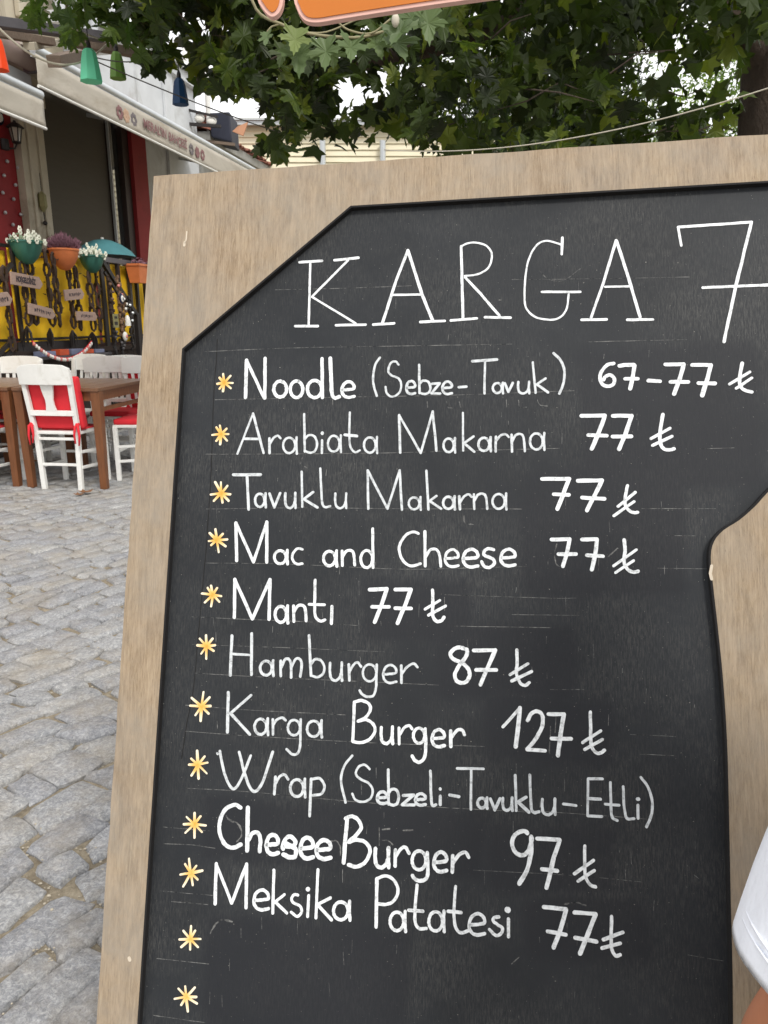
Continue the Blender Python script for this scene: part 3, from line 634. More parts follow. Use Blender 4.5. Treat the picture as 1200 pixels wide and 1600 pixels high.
# faint chalk rules, old scratches, the dark crack
fm = faint_mat(); mb = MB()
rules = [[(320,549),(440,544.5),(520,542),(640,540),(800,537)], [(336,625),(440,622),(582,620),(700,617),(897,610)], [(320,710),(450,709),(600,708),(760,704),(874,700)], [(322,795),(470,794),(640,795),(815,795)], [(1003,795),(1118,794.5)],
  [(320,879),(450,882),(620,889),(700,888),(822,885)], [(300,964),(380,968),(480,972),(559,978)], [(300,1007),(450,1012),(600,1019)], [(305,1052),(420,1058),(560,1064),(686,1070)], [(290,1143),(400,1150),(590,1161),(757,1166)],
  [(290,1102),(400,1110),(540,1117)], [(290,1232),(390,1237),(590,1255),(840,1270)], [(760,1262),(880,1270),(1010,1280)], [(255,1292),(327,1299)], [(255,1318),(300,1320),(336,1325)], [(250,1392),(332,1399)], [(268,1408),(325,1413)], [(245,1497),(326,1506)], [(240,1586),(320,1598)],
  [(740,1359),(900,1368),(1005,1378)], [(430,453),(540,450),(643,447)], [(800,437),(940,436),(1077,433)], [(917,534),(1073,531)], [(1094,701),(1147,700)], [(1042,837),(1088,837)], [(1028,887),(1130,889)], [(695,929),(860,934),(900,935)], [(710,978),(860,981)], [(1000,1179),(1056,1181)], [(985,1148),(1056,1151)], [(1085,1367),(1092,1373)], [(1075,1492),(1130,1501)], [(800,960),(905,962)], [(860,1077),(912,1078)]]
for r_ in rules:
    r_ = [(x, y+srng.uniform(-.6,.6)) for x, y in r_]
    stroke_px(mb, (0,0,1), r_, .9, .00008, True, wob=.7)
for k in range(170):                                              # short vertical scuffs
    x = srng.uniform(320, 1100); y = srng.uniform(380, 1560); l = srng.uniform(4, 22)
    stroke_px(mb, (0,0,1), [(x, y), (x+srng.uniform(-1.2,1.2), y+l)], srng.uniform(.35,.8), .00006, False, wob=.8)
for Z_, pts, w_ in ((ZL, [(335,140),(360,170),(400,182),(425,220),(425,270),(400,300)], 14), (ZL, [(985,300),(1020,295),(1045,330),(1048,385)], 12), (ZM, [(290,130),(290,245)], 10), (ZM, [(310,145),(355,140)], 12), (ZM, [(440,150),(500,148)], 12),
        (ZM, [(310,210),(345,212),(375,240)], 12), (ZO_, [(275,235),(300,185),(345,150),(412,160)], 14), (ZF, [(200,520),(185,580),(195,640),(215,660)], 10), (ZF, [(520,600),(580,548)], 10), (ZB, [(390,350),(400,385),(430,390)], 9), (ZB, [(470,350),(480,385)], 8), (ZB, [(270,350),(272,385)], 9), (ZB, [(765,340),(768,385)], 8), (ZB, [(840,340),(850,385),(890,385)], 8),
        (ZB, [(960,340),(975,370),(1020,378)], 9), (ZE, [(660,345),(665,385),(720,400)], 10), (ZA, [(610,700),(600,740),(640,765)], 9), (ZN, [(570,490),(640,480),(700,500)], 14), (ZN, [(238,865),(285,822)], 8), (T2, [(130,280),(170,318),(240,325),(320,270)], 6), (ZK, [(400,180),(395,350)], 14), (ZK, [(435,90),(430,220)], 10)):
    stroke_px(mb, Z_, pts, w_*.6, .00005, True, wob=.9)
ch = mb.build('chalk_rule', fm, panel, fix=False); tag(ch, 'faint ruled chalk lines and scuffs', kind='stuff')
mb = MB(); stroke_px(mb, (0,0,1), [(339.5,530),(338,565),(334,615),(330,735),(326,800),(322,860),(319,890),(311,980),(302,1078),(292,1130),(284,1185)], 1.5, .00007, True, wob=.6)
mb.build('crack', M['black_edge'], panel, fix=False)
# painted bullet stars
def star_mat(name, c):
    m, nt, b = new_mat(name, .5, .3); at_ = nd(nt, 'ShaderNodeAttribute'); at_.attribute_name = 'tint'
    col = ramp(nt, at_.outputs['Fac'], [(0, lin((222,150,52))), (.45, lin((232,184,104))), (1, lin(c))]); nt.links.new(col, b.inputs['Base Color']); return m
SM = star_mat('orange_white_paint', (240,230,206))
for k, (cx, cy, r) in enumerate([(350.5,598,15.5),(345.8,678,16.5),(345.8,770.8,18.5),(338.8,843.8,18.5),(332.5,929.5,18),(323,1009.5,18.5),(315,1103.8,21),(309.3,1195,22),(304.3,1287.5,22),(298.3,1364,22),(297.5,1467,22.5),(291,1557.5,22)]):
    mb = MB(); 
    for q, a in enumerate((90, 52, 2, -42, -90, -128, 180, 128) ):
        a2 = R(a + srng.uniform(-11, 11)); rr = r*srng.uniform(.74, 1.12)*(1 if abs(math.cos(a2)) < .5 else .86)
        stroke_px(mb, (0,0,1), [(cx+1.2*math.cos(a2), cy-1.2*math.sin(a2)), (cx+rr*math.cos(a2), cy-rr*math.sin(a2))], srng.uniform(3.2, 4.4), .0004+q*.00003, False, wob=.25, taper=.18)
    o = mb.build('bullet_star', SM, panel, fix=False)
    c0 = bpt(cx, cy, -REC); c1 = bpt(cx+r, cy, -REC); rad = (c1-c0).length
    tint_attr(o.data, [min(1, max(0, (Vector(v.co[:2])-c0).length/rad*1.15 + .35*noise.noise(Vector(v.co)*900) + (k-4)*.03)) for v in o.data.vertices])
# small paint drips on the frame
mb = MB()
for pts, w in (([(292,362),(291,374),(289,380)], 2.2), ([(289,378),(288,384)], 4.0), ([(202,1497),(203,1500)], 5.0), ([(1112,884),(1110,896),(1112,905)], 4.0)):
    ox = [bpt(x, y, 0) for x, y in pts]; stroke(mb, ox, w*.00085, 0, .0005, False)
mb.build('paint_drip', simple('dried_white_paint', (196,184,166), .6, .05, 20, bmp=0), board, fix=False)
# the rear leaf of the A-board
mb = MB(); W0, W1 = oL+.02, oR-.02
back = thing('menu_board_rear', 'x', 'x') if False else None
rear = MB()
top_w = BM_ @ Vector((0, TLy-.03, -.022))
inv = BM_.inverted()
for xx in (W0+.02, W1-.02):
    a = Vector((xx, TLy-.03, -.034)); aw = BM_ @ a; bw = Vector((aw.x+.02, aw.y+.5, .0)); rear.bar(tuple(a), tuple(inv @ bw), .045, .022)
rear.build('rear_leg', M['oldwood'], board)

# ------------------------------------------------------------------ chairs and tables
def chair(kind):
    """base at origin, faces +y; seat .46 high, back .93"""
    t = thing('chair', 'x', 'chair'); cw = M['chairwhite']; W2, D, SH = .185, .37, .455
    for s_ in (-1, 1):
        b = MB(); b.bar((s_*(W2-.035), -D/2+.0, 0), (s_*(W2-.02), -D/2, SH), .036, .036); b.build('rear_leg', cw, t, bevel=.004)
        b = MB(); b.bar((s_*(W2-.012), -D/2-.002, SH+.0), (s_*W2, -D/2-.075, .92), .036, .032, (0,1,0)); b.build('back_post', cw, t, bevel=.004)
        b = MB(); b.bar((s_*W2, D/2, 0), (s_*W2, D/2, SH-.01), .034, .034); b.build('front_leg', cw, t, bevel=.004)
        for z in (.16, .28):
            b = MB(); b.bar((s_*(W2-.012), -D/2, z+.02), (s_*W2, D/2, z), .018, .022); b.build('stretcher', cw, t, bevel=.003)
    for y, z in ((-D/2, .20), (-D/2, .40), (D/2, .24), (D/2, .40)):
        b = MB(); b.bar((-W2+.03, y, z), (W2-.03, y, z), .024, .02, (0,0,1)); b.build('rung', cw, t, bevel=.003)
    b = MB(); b.box((-W2-.005, -D/2-.01, SH-.02), (W2+.005, D/2+.02, SH+.004)); b.build('seat', cw, t, bevel=.006)
    # curved top rail
    b = MB(); n = 8; vs_ = []; 
    for i in range(n+1):
        u = -1+2*i/n; x = u*(W2+.02); bow = -.018*(1-u*u); zt = .955+.012*(1-u*u) - (.018 if abs(u) > .95 else 0)
        yb = -D/2-.082
        for (yy, zz) in ((.013, .815), (-.013, .815), (-.013, zt), (.013, zt)): vs_.append((x, yb+bow+yy+(-.012 if zz > .85 else .008), zz))
    fs = [(i*4+k, i*4+(k+1) % 4, (i+1)*4+(k+1) % 4, (i+1)*4+k) for i in range(n) for k in range(4)]+[(3,2,1,0), tuple(n*4+k for k in range(4))]
    b.add(vs_, fs); b.build('top_rail', cw, t, bevel=.004)
    if kind == 'splat':
        b = MB(); b.bar((-W2+.01, -D/2-.03, .60), (W2-.01, -D/2-.03, .60), .03, .04, (0,0,1)); b.build('lower_rail', cw, t, bevel=.003)
        prof = [(-.045,.60),(.045,.60),(.032,.66),(.030,.70),(.045,.77),(.052,.83),(-.052,.83),(-.045,.77),(-.030,.70),(-.032,.66)]
        b = MB(); b.add([(x, -D/2-.035-(z-.6)*.16+dy, z) for dy in (-.008,.008) for x, z in prof], [tuple(range(9,-1,-1)), tuple(range(10,20))]+[(i,(i+1)%10,10+(i+1)%10,10+i) for i in range(10)])
        b.build('splat', cw, t)
    else:
        b = MB(); b.bar((-W2+.01, -D/2-.03, .56), (W2-.01, -D/2-.03, .56), .03, .035, (0,0,1)); b.build('lower_rail', cw, t, bevel=.003)
        for i in range(5):
            x = (i-2)*.058; b = MB(); b.bar((x*.9, -D/2-.03, .56), (x, -D/2-.09, .83), .026, .012, (0,1,0)); b.build('slat', cw, t, bevel=.002)
    return t
def cushion(back=False):
    t = thing('cushion', 'x', 'cushion')
    b = MB(); b.box((-.18,-.17,0), (.18,.20,.045)) if not back else b.box((-.165,-.12,0), (.165,.17,.012)); o = b.build('seat_pad', M['redcloth'], t, smooth=True, bevel=.018, seg=3)
    if back:
        b = MB(); b.M = Matrix.Translation((0,-.175,.05)) @ Matrix.Rotation(R(9), 4, 'X') ; b.box((-.175,.0,-.035), (.215,.075,.36)); b.build('back_pad', M['redcloth'], t, smooth=True, bevel=.022, seg=3)
        for s_ in (-1, 1):
            b = MB(); x = s_*.185
            b.tube([(x, -.19, .06), (x+.012*s_, -.225, .045), (x+.02*s_, -.23, -.03), (x+.012*s_, -.235, -.10)], [.012,.011,.009,.006], 6)
            b.tube([(x, -.19, .06), (x-.012*s_, -.225, .04), (x-.02*s_, -.232, -.02), (x-.012*s_, -.24, -.085)], [.012,.011,.009,.006], 6)
            b.ball((x, -.205, .055), .018, 8); b.build('tie', M['redcloth'], t, smooth=True)
    return t
slat_proto = chair('slat'); splat_proto = chair('splat'); cush_b = cushion(True); cush_s = cushion(False)
used = set()
def put(proto, label, x, y, deg, group=None, z=0):
    o = proto if proto.name not in used else copy_tree(proto); used.add(o.name); used.add(proto.name)
    o.location = (x, y, z); o.rotation_euler = (0, 0, R(deg)); o['label'] = label
    if group: o['group'] = group
    return o
GC = 'white chairs round the tavern tables'
put(splat_proto, 'white splat-backed chair with red cushion, its back to us at the table end', -2.475, 5.80, -7, GC)
put(cush_b, 'red cushion tied with ribbons to the splat-backed white chair', -2.475, 5.80, -7, 'red chair cushions', .458)
put(splat_proto, 'white chair at the left picture edge, only its rear leg and seat side in view', -3.17, 5.83, -5, GC)
put(cush_b, 'red cushion on the chair cut by the left picture edge', -3.17, 5.83, -5, 'red chair cushions', .458)
put(slat_proto, 'white slat-back chair facing us behind the far end of the nearer table', -2.40, 6.70, 176, GC)
put(cush_s, 'red seat pad on the slat chair facing us behind the nearer table', -2.40, 6.70, 176, 'red chair cushions', .458)
put(slat_proto, 'white slat-back chair tucked into the table side beside the menu board edge', -1.99, 6.14, 90, GC)
put(cush_s, 'red seat pad half hidden by the menu board frame', -1.99, 6.14, 90, 'red chair cushions', .458)
put(slat_proto, 'white slat-back chair seen at an angle between the two tables and the yellow terrace cloth', -2.90, 6.95, 160, GC)
put(slat_proto, 'white chair whose top rail shows just above the slat chair behind the nearer table', -2.56, 7.15, 4, GC)
put(slat_proto, 'white slat-back chair behind the left table, top rail low at the left picture edge', -3.28, 6.52, 182, GC)
put(cush_s, 'red seat pad of the chair behind the left table', -3.28, 6.52, 182, 'red chair cushions', .458)
put(slat_proto, 'farthest white chair, only a corner with red cushion showing beside the board', -2.20, 7.05, 10, GC)
put(cush_b, 'red cushion on the farthest chair beside the board edge', -2.20, 7.05, 10, 'red chair cushions', .458)

def table():
    t = thing('table', 'x', 'table'); tw = M['tablewood']; X, Y, H = .345, .47, .785
    for i, (a, b_) in enumerate(((-X, -X+.14), (-X+.142, -X+.272), (-X+.274, -X+.414), (-X+.416, -X+.546), (-X+.548, X))):
        b = MB(); b.box((a, -Y, H-.026), (b_, Y, H)); b.build('board', M['tabletopwood'], t, bevel=.003)
    for sx in (-1, 1):
        for sy in (-1, 1):
            b = MB(); b.bar((sx*(X-.045), sy*(Y-.05), 0), (sx*(X-.035), sy*(Y-.045), H-.027), .052, .052, w2=.07, d2=.07); b.build('leg', tw, t, bevel=.004)
        b = MB(); b.bar((sx*(X-.035), -Y+.07, H-.065), (sx*(X-.035), Y-.07, H-.065), .022, .07); b.build('apron', tw, t)
        b = MB(); b.bar((sx*(X-.035), -Y+.07, H-.17), (sx*(X-.035), Y-.07, H-.17), .022, .03); b.build('side_rail', tw, t)
    for sy in (-1, 1):
        b = MB(); b.bar((-X+.06, sy*(Y-.045), H-.065), (X-.06, sy*(Y-.045), H-.065), .022, .07); b.build('apron', tw, t)
    return t
tb = table()
put(tb, 'brown wooden table with the red-cushioned splat chair at its near end', -2.44, 6.10, -6, 'brown tavern tables')
put(tb, 'brown wooden table at the left picture edge, beside the nearer one', -3.155, 6.17, -6, 'brown tavern tables')

# ------------------------------------------------------------------ restaurant front
bld = fthing('restaurant_building', 'restaurant front with red wall, cream pilaster, dark screened window and white upper wall', 'building')
def fpart(name, mat, boxes, bevel=0, parent=bld, **k):
    b = MB()
    for a, c in boxes: b.box(a, c)
    return b.build(name, mat, parent, bevel=bevel, **k)
PW = 6.3
rw = fpart('red_wall', M['red_wall'], [((4.0, PW, 0), (9.0, PW+.3, 7.2))])
for (px, py) in ((5,274),(23,289),(3,301),(20,311),(7,332),(31,335),(19,351),(10,252),(27,262),(14,368)):
    s_, z = fp(px, py, PW-.01); b = MB(); b.lathe([(.0001,-.022),(.016,-.018),(.022,0),(.012,.018),(.0001,.022)], 8, (s_, PW-.022, z)); b.build('stud', M['alu'], rw, smooth=True)
pil = fpart('pilaster', M['cream'], [((9.003, PW-.10, 1.0), (9.50, PW+.28, 4.6)), ((9.12, PW-.125, 1.2), (9.18, PW-.10, 4.4)), ((9.33, PW-.125, 1.2), (9.37, PW-.10, 4.4)), ((8.97, PW-.15, 3.9), (9.53, PW-.101, 4.1))], .006)
fpart('lower_wall', M['red_wall'], [((9.503, PW, 0), (12.35, PW+.3, 2.02))])
fpart('upper_cream_wall', M['cream'], [((9.003, PW+.03, 4.602), (10.35, PW+.3, 7.0))])
win = fpart('window_frame', M['brown_frame'], [((9.503, PW-.02, 2.02), (9.60, PW+.15, 4.45)), ((9.603, PW-.02, 4.32), (11.65, PW+.15, 4.45)), ((11.653, PW-.02, 2.02), (11.85, PW+.15, 4.45)), ((11.30, PW, 2.08), (11.335, PW+.1, 4.317)), ((9.603, PW-.02, 2.02), (11.65, PW+.12, 2.077))], .004)
fpart('roller_screen', M['screen'], [((9.603, PW+.06, 2.19), (11.297, PW+.075, 4.317))], parent=win)
fpart('screen_trim', M['alu'], [((11.283, PW-.012, 2.19), (11.302, PW+.03, 4.3))], parent=win)
b = MB(); b.add([(11.338,PW+.035,2.08),(11.65,PW+.06,2.08),(11.65,PW+.06,4.317),(11.338,PW+.035,4.317)], [(0,1,2,3)]); b.build('pane', M['glassy'], win, fix=False)
fpart('sill', M['alu'], [((11.2, PW-.16, 2.03), (11.95, PW-.022, 2.07))], .004)
fpart('red_post', M['red_wall'], [((11.853, PW-.08, 0), (12.32, PW+.28, 4.6))], .005)
fpart('red_trim', simple('orange_red_trim', (168,70,52), .7, .1, 5), [((9.504, PW-.05, 2.0), (9.55, PW-.022, 4.4))])
fpart('room_back', simple('dark_interior', (50,44,40), .9, .1, 3), [((9.51, PW+.31, 2.0), (12.3, PW+.36, 4.6))])
ww = fpart('white_wall', M['white_wall'], [((12.323, PW, 0), (14.60, PW+.4, 5.55)), ((10.353, PW+.02, 4.46), (12.323, PW+.4, 5.55))])
fpart('white_pier', M['white_wall'], [((13.22, PW-.05, 0), (13.55, PW-.003, 5.45))], .006)
fpart('cornice', M['white_wall'], [((10.3, PW-.10, 5.45), (14.66, PW+.45, 5.62)), ((10.25, PW-.17, 5.62), (14.72, PW+.45, 5.70))], .01)
fpart('upper_pilaster', M['cream'], [((8.75, PW-.1, 4.7), (9.0, PW-.003, 7.2)), ((9.35, PW-.05, 4.9), (9.5, PW+.02, 7.2))], .01)
bal = MB()
for sx in (9.75, 10.0, 10.25, 10.5):
    bal.lathe([(.07,0),(.05,.06),(.075,.16),(.10,.30),(.06,.46),(.04,.58),(.07,.66),(.05,.74),(.08,.8),(.08,.86)], 12, (sx, PW-.35, 5.0))
bal.box((9.5, PW-.5, 4.86), (10.7, PW-.2, 4.995)); bal.box((9.5, PW-.47, 5.865), (10.7, PW-.23, 5.95))
bal.build('balustrade', M['white_wall'], bld, smooth='auto')
# blue-and-white plate at the picture edge
s_, z = fp(0, 183, PW-.02); b = MB(); b.M = Matrix.Translation((s_, PW-.012, z)) @ Matrix.Rotation(R(90), 4, 'X'); b.lathe([(.0001,.012),(.05,.012),(.055,.0)], 16); pl = b.build('wall_plate', M['pearl']); pl.location = (0,0,0); pl.rotation_euler = (0,0,FROT); tag(pl, 'small round white plate hung on the red wall above the lantern', 'plate')
b = MB(); b.M = Matrix.Translation((s_, PW-.004, z)) @ Matrix.Rotation(R(90), 4, 'X'); b.lathe([(.0001,.006),(.085,.006),(.088,.0)], 16); b.build('rim', M['eyeblue'], pl)
# wall lantern
s0, zt = fp(22, 188, PW-.12); s0b, zb = fp(22, 224, PW-.12); hh = zt-zb
ln_ = fthing('wall_lantern', 'small black wall lantern with frosted glass on the red wall by the pilaster', 'lantern', s0, PW-.12, zb)
b = MB(); b.lathe([(.105,hh*.68),(.10,hh*.72),(.05,hh*.88),(.02,hh*.92),(.015,hh)], 6); b.build('cap', M['iron'], ln_)
b = MB(); b.lathe([(.045,hh*.12),(.07,hh*.68)], 6); b.build('glass', M['lampglass'], ln_)
b = MB(); b.lathe([(.02,0),(.055,hh*.06),(.05,hh*.12)], 6)
for k in range(6):
    a = k*math.pi/3; b.bar((.046*math.cos(a),.046*math.sin(a),hh*.1), (.072*math.cos(a),.072*math.sin(a),hh*.69), .01, .01)
b.build('cage', M['iron'], ln_)
b = MB(); b.tube([(0,0,0),(-.02,.02,-.05),(-.08,.04,-.06),(-.10,.11,-.01)], .011, 6); b.lathe([(.05,-.06),(.055,0),(.05,.06)], 8, (-.10,.095,-.02)); b.build('bracket', M['iron'], ln_)
# small slender hanging thing beside the window
s1, z1 = fp(67, 320, PW-.14); w_ = fthing('wind_chime', 'small dark lantern-like hanging ornament on the pilaster edge by the window', 'ornament', s1, PW-.14, z1)
b = MB(); b.tube([(0,0,.38),(0,0,.15)], .004, 5); b.build('cord', M['iron'], w_)
b = MB(); b.lathe([(.01,.16),(.05,.12),(.055,-.02),(.03,-.06),(.01,-.09)], 6); b.build('body', M['olive'], w_)
b = MB(); b.tube([(0,0,-.09),(.01,0,-.2)], .008, 5); b.ball((.01,0,-.22), .03, 8); b.build('tassel', M['iron'], w_)

# awnings
def awning(label, s_a, s_b, p, z, drop, pw, zw, roof=True):
    t = fthing('awning', label, 'awning', s_a, p, z); L_ = s_b-s_a
    b = MB(); b.tube([(0,0,0),(L_,0,0)], .045, 10); b.box((0,-.02,-.075),(L_,.03,-.03)); b.build('front_bar', M['alu'], t, smooth='auto')
    n = 46; vs_ = []; fs = []; m = 5
    for i in range(n+1):
        x = L_*i/n
        for j in range(m+1):
            zz = -.05-(drop-.05)*j/m; vs_.append((x, .006*math.sin(x*9)*j/m+.008*noise.noise(Vector((x*3, j*.6, 1)))*j/m*2-.024, zz))
    for i in range(n):
        for j in range(m): fs.append((i*(m+1)+j, (i+1)*(m+1)+j, (i+1)*(m+1)+j+1, i*(m+1)+j+1))
    b = MB(); b.add(vs_, fs); v = b.build('valance', M['awning'], t, smooth=True, fix=False)
    md = v.modifiers.new('thick', 'SOLIDIFY'); md.thickness = .003
    b = MB(); b.tube([(0,-.024,-drop-.005),(L_,-.024,-drop-.005)], .016, 8); b.build('bottom_tube', M['chairwhite'], t, smooth='auto')
    if roof:
        b = MB(); b.prism([(0, .01),(pw-p, zw-z),(pw-p, zw-z+.012),(0,.03)], 0, L_, 'x'); b.build('canopy', M['awning'], t)
        for x in (.3, L_*.5, L_-.3):
            b = MB(); b.bar((x, .03, -.03), (x, pw-p, zw-z-.12), .03, .05); b.build('arm', M['alu'], t)
    return t
sa, za = fp(51, 80, 4.9); sb, zb_ = fp(404, 266, 4.9)
zavg = 3.885
aw = awning('long pale awning whose valance carries red printed lettering, above the window', sa, sb, 4.9, zavg, .335, PW, 4.25)
sa2, za2 = fp(63, 149, 4.84)
aw2 = awning('short pale awning at the left picture edge, lower than the lettered one', 5.3, sa2, 4.84, za2, .30, 6.2, za2+.35)
s5, z5 = fp(50, 95, 5.15)
rl = fthing('awning_roll', 'pinkish rolled-up awning behind the left end of the lettered one', 'awning', 5.6, 5.15, z5)
b = MB(); b.tube([(0,0,.02),(s5-5.6-.02,0,.02)], .125, 14); b.build('roll', M['awning_pink'], rl, smooth='auto')
b = MB(); b.box((0,.02,-.30),(s5-5.62,.12,-.14)); b.build('rear_bar', M['alu'], rl)
b = MB(); b.box((s5-5.62,-.1,-.12),(s5-5.59,.1,.17)); b.build('end_cap', M['railgrey'], rl)
# printing on the valance
def text_obj(body, size, mat, parent, name='lettering'):
    cu = bpy.data.curves.new(name, 'FONT'); cu.body = body; cu.size = size; cu.extrude = .0008; cu.resolution_u = 3; cu.offset = .004
    o = bpy.data.objects.new(name, cu); COL.objects.link(o); dg = bpy.context.evaluated_depsgraph_get(); dg.update()
    me = bpy.data.meshes.new_from_object(o.evaluated_get(dg)); bpy.data.objects.remove(o)
    me.materials.clear(); me.materials.append(mat); q = bpy.data.objects.new(name, me); COL.objects.link(q); q.parent = parent; return q
val = [c for c in bpy.data.objects if c.parent == aw and c.name.startswith('valance')][0]
def spx(px, py, p=4.87): return fp(px, py, p)[0]-sa
x0, x1 = spx(223, 200), spx(291, 232)
for body, f0, f1 in (("MERAL'IN", 0, .5), ("BAHÇESİ", .55, 1)):
    tx = text_obj(body, .15, M['awntext'], val); w0 = max(v.co.x for v in tx.data.vertices)
    tx.scale = ((x1-x0)*(f1-f0)/w0, 1, 1); tx.location = (x0+(x1-x0)*f0, -.045, -.235); tx.rotation_euler = (R(90), 0, 0)
def flower(px, py, mat, star):
    s_, z = fp(px, py, 4.86); b = MB(); r = .07
    for k in range(7):
        a = k*2*math.pi/7
        b.ball((r*math.cos(a)*.75, 0, r*math.sin(a)*.75), .03, 6, (1,.12,1))
    if star: b.ball((0,0,0), .03, 6, (1,.12,1))
    o = b.build('printed_flower', mat, val); o.location = (s_-sa, -.034, -.20)
for px, m_, st in ((190, M['awntext'], 0), (200, M['awnorange'], 1), (211, M['awngrey'], 0), (298, M['awngrey'], 0), (307, M['awntext'], 1), (315, M['awntext'], 0)): flower(px, 200, m_, st)
# pergola beams above the awnings
PG = [((-40,30), (162,58), .075, .06, 'railgrey', 5.3, 'grey steel beam crossing above the rolled awning'), ((-30,47), (82,66), .06, .05, 'oldwood', 5.6, 'thin dark wooden beam below the grey steel beam'), ((112,65), (262,92), .07, .06, 'oldwood', 5.9, 'dark wooden beam running behind the mint lamp'), ((45,72), (84,66), .08, .05, 'cream', 6.0, 'pale yellowish plank end among the leaves above the rolled awning'), ((84,96), (128,86), .10, .08, 'oldwood', 6.1, 'stub of weathered timber left of the mint lamp')]
for a, c, w, d, mt, dist, lab in PG:
    b = MB(); P_, Q_ = at_y(a[0], a[1], dist), at_y(c[0], c[1], dist*1.12); b.bar((0,0,0), Q_-P_, w, d); o = b.build('beam', M[mt], bevel=.004); o.location = P_; tag(o, lab, 'beam', 'beams above the awnings')

# ------------------------------------------------------------------ terrace
PT = 4.84
zr = 1.965
ter = fthing('terrace', 'raised dark-planked terrace base behind the white chairs', 'terrace')
fpart('deck', M['darkwood'], [((4.2, PT+.02, .0), (12.6, PW-.09, .93)), ((4.2, PT-.06, .931), (12.6, PW-.09, .985))], parent=ter)
x = 4.3
while x < 12.4:
    b = MB(); w = rng.uniform(.105, .125); b.box((x, PT-.012+rng.uniform(-.004,.004), .02), (x+w-.006, PT+.018, .925)); b.build('plank', M['darkwood'], ter); x += w
# railing
rail = fthing('iron_railing', 'black iron terrace railing with grey top rail behind the flower pots', 'railing')
s20, _ = fp(21, 450, PT); s160, _ = fp(157, 450, PT)
for nm, mt, bx in (('top_rail', 'iron', ((4.3, PT-.015, zr-.02), (s160+.03, PT+.015, zr+.01))), ('top_rail', 'railgrey', ((s160+.035, PT-.03, zr-.03), (10.2, PT+.03, zr+.025))), ('bottom_rail', 'iron', ((4.3, PT-.012, 1.08), (10.2, PT+.012, 1.105)))):
    b = MB(); b.box(*bx); b.build(nm, M[mt], rail)
for s_, w in ((s20, .03), (s160, .055)):
    b = MB(); b.box((s_-w/2*1.3, PT-.045, .0 if w > .04 else .45), (s_+w/2*1.3, PT-.018, zr+.02)); b.build('post', M['iron'], rail)
for px in (170, 185, 202, 213, 226, 240, 255):
    s_, _ = fp(px, 440, PT); b = MB(); b.box((s_-.022, PT-.02, .98), (s_+.022, PT+.02, zr-.031)); b.build('baluster', M['iron'], rail)
# stair strings at the left edge: slanting iron bars
for a, c in (((-10,452),(18,412)), ((-14,565),(21,530)), ((-14,575),(22,545))):
    A = fp(a[0], a[1], PT-.06); C_ = fp(c[0], c[1], PT-.06); b = MB(); b.bar((A[0],PT-.06,A[1]), (C_[0],PT-.06,C_[1]), .03, .035); b.build('slanting_bar', M['iron'], rail)
# yellow cloth in hanging folds
def cloth(name, label, s_a, s_b, z0, z1, p, amp=.02, hem=None):
    o_ = fthing('x', 'x', 'x'); bpy.data.objects.remove(o_)
    n, m = max(10, int((s_b-s_a)/.035)), 18; vs_, fs = [], []
    for i in range(n+1):
        s_ = s_a+(s_b-s_a)*i/n
        for j in range(m+1):
            t = j/m; zz = z1+(z0-z1)*t
            if hem: zz = z1+(z0-z1)*t + hem(s_)*t
            fo = amp*(.35+.65*t)*(math.sin(s_*17+2*math.sin(s_*3)+t*1.3)+.6*noise.noise(Vector((s_*6, t*2.5, 3))))
            vs_.append((s_, p+fo, zz))
    for i in range(n):
        for j in range(m): fs.append((i*(m+1)+j, (i+1)*(m+1)+j, (i+1)*(m+1)+j+1, i*(m+1)+j+1))
    b = MB(); b.add(vs_, fs); o = b.build(name, M['yellow'], smooth=True, fix=False); o.rotation_euler = (0,0,FROT); md = o.modifiers.new('thick', 'SOLIDIFY'); md.thickness = .002
    return tag(o, label, 'cloth', 'yellow cloths on the terrace rail')
cloth('yellow_cloth', 'large yellow cloth behind the hanging chains and little signs', s20+.02, s160-.03, 1.03, zr-.01, PT+.035, hem=lambda s_: -.02)
cloth('yellow_cloth', 'yellow cloth left of the iron corner post, falling lower', 4.6, s20-.02, .52, zr-.05, PT+.03, hem=lambda s_: -.1)
cloth('yellow_cloth', 'yellow cloth behind the balusters right of the black post', s160+.04, 10.0, 1.02, zr-.04, PT+.05, .012)
sY, zY = fp(26, 550, PT-.02)
cloth('yellow_cloth', 'small yellow corner of cloth hanging below the shelf end', s20+.02, s20+.24, .86, 1.08, PT-.03, .01, hem=lambda s_: .4*(s_-s20))

# hanging driftwood chains
def chain(px, top, bot, label):
    s_, z1 = fp(px, top, PT-.09); s2, z0 = fp(px, bot, PT-.09)
    t = MB(); L_ = z1-z0; nl = max(3, int(L_/.11)); hl = L_/nl
    for k in range(nl):
        zc_ = L_-(k+.5)*hl; a0 = (k % 2)*1.2+rng.uniform(-.4,.4); rx = .031*rng.uniform(.8,1.15)
        pts = [(rx*math.cos(q*math.pi/4)*math.cos(a0), rx*math.cos(q*math.pi/4)*math.sin(a0), zc_+hl*.58*math.sin(q*math.pi/4)) for q in range(8)]
        t.tube(pts, [.0155*rng.uniform(.75,1.3) for _ in range(8)], 5, closed=True)
        for _ in range(2):
            a = rng.uniform(0, 6.3); t.tube([(rx*math.cos(a), rx*math.sin(a), zc_), (rx*1.9*math.cos(a), rx*1.9*math.sin(a), zc_+rng.uniform(-.01,.04))], [.008,.002], 4)
    o = t.build('chain', M['chain']); o.location = fw(s_, PT-.09, z0); o.rotation_euler = (0,0,FROT+rng.uniform(-.3,.3))
    return tag(o, label, 'chain', 'twisted dark chains over the yellow cloth')
ords = ['first', 'second', 'third', 'fourth', 'fifth', 'sixth', 'seventh', 'eighth']
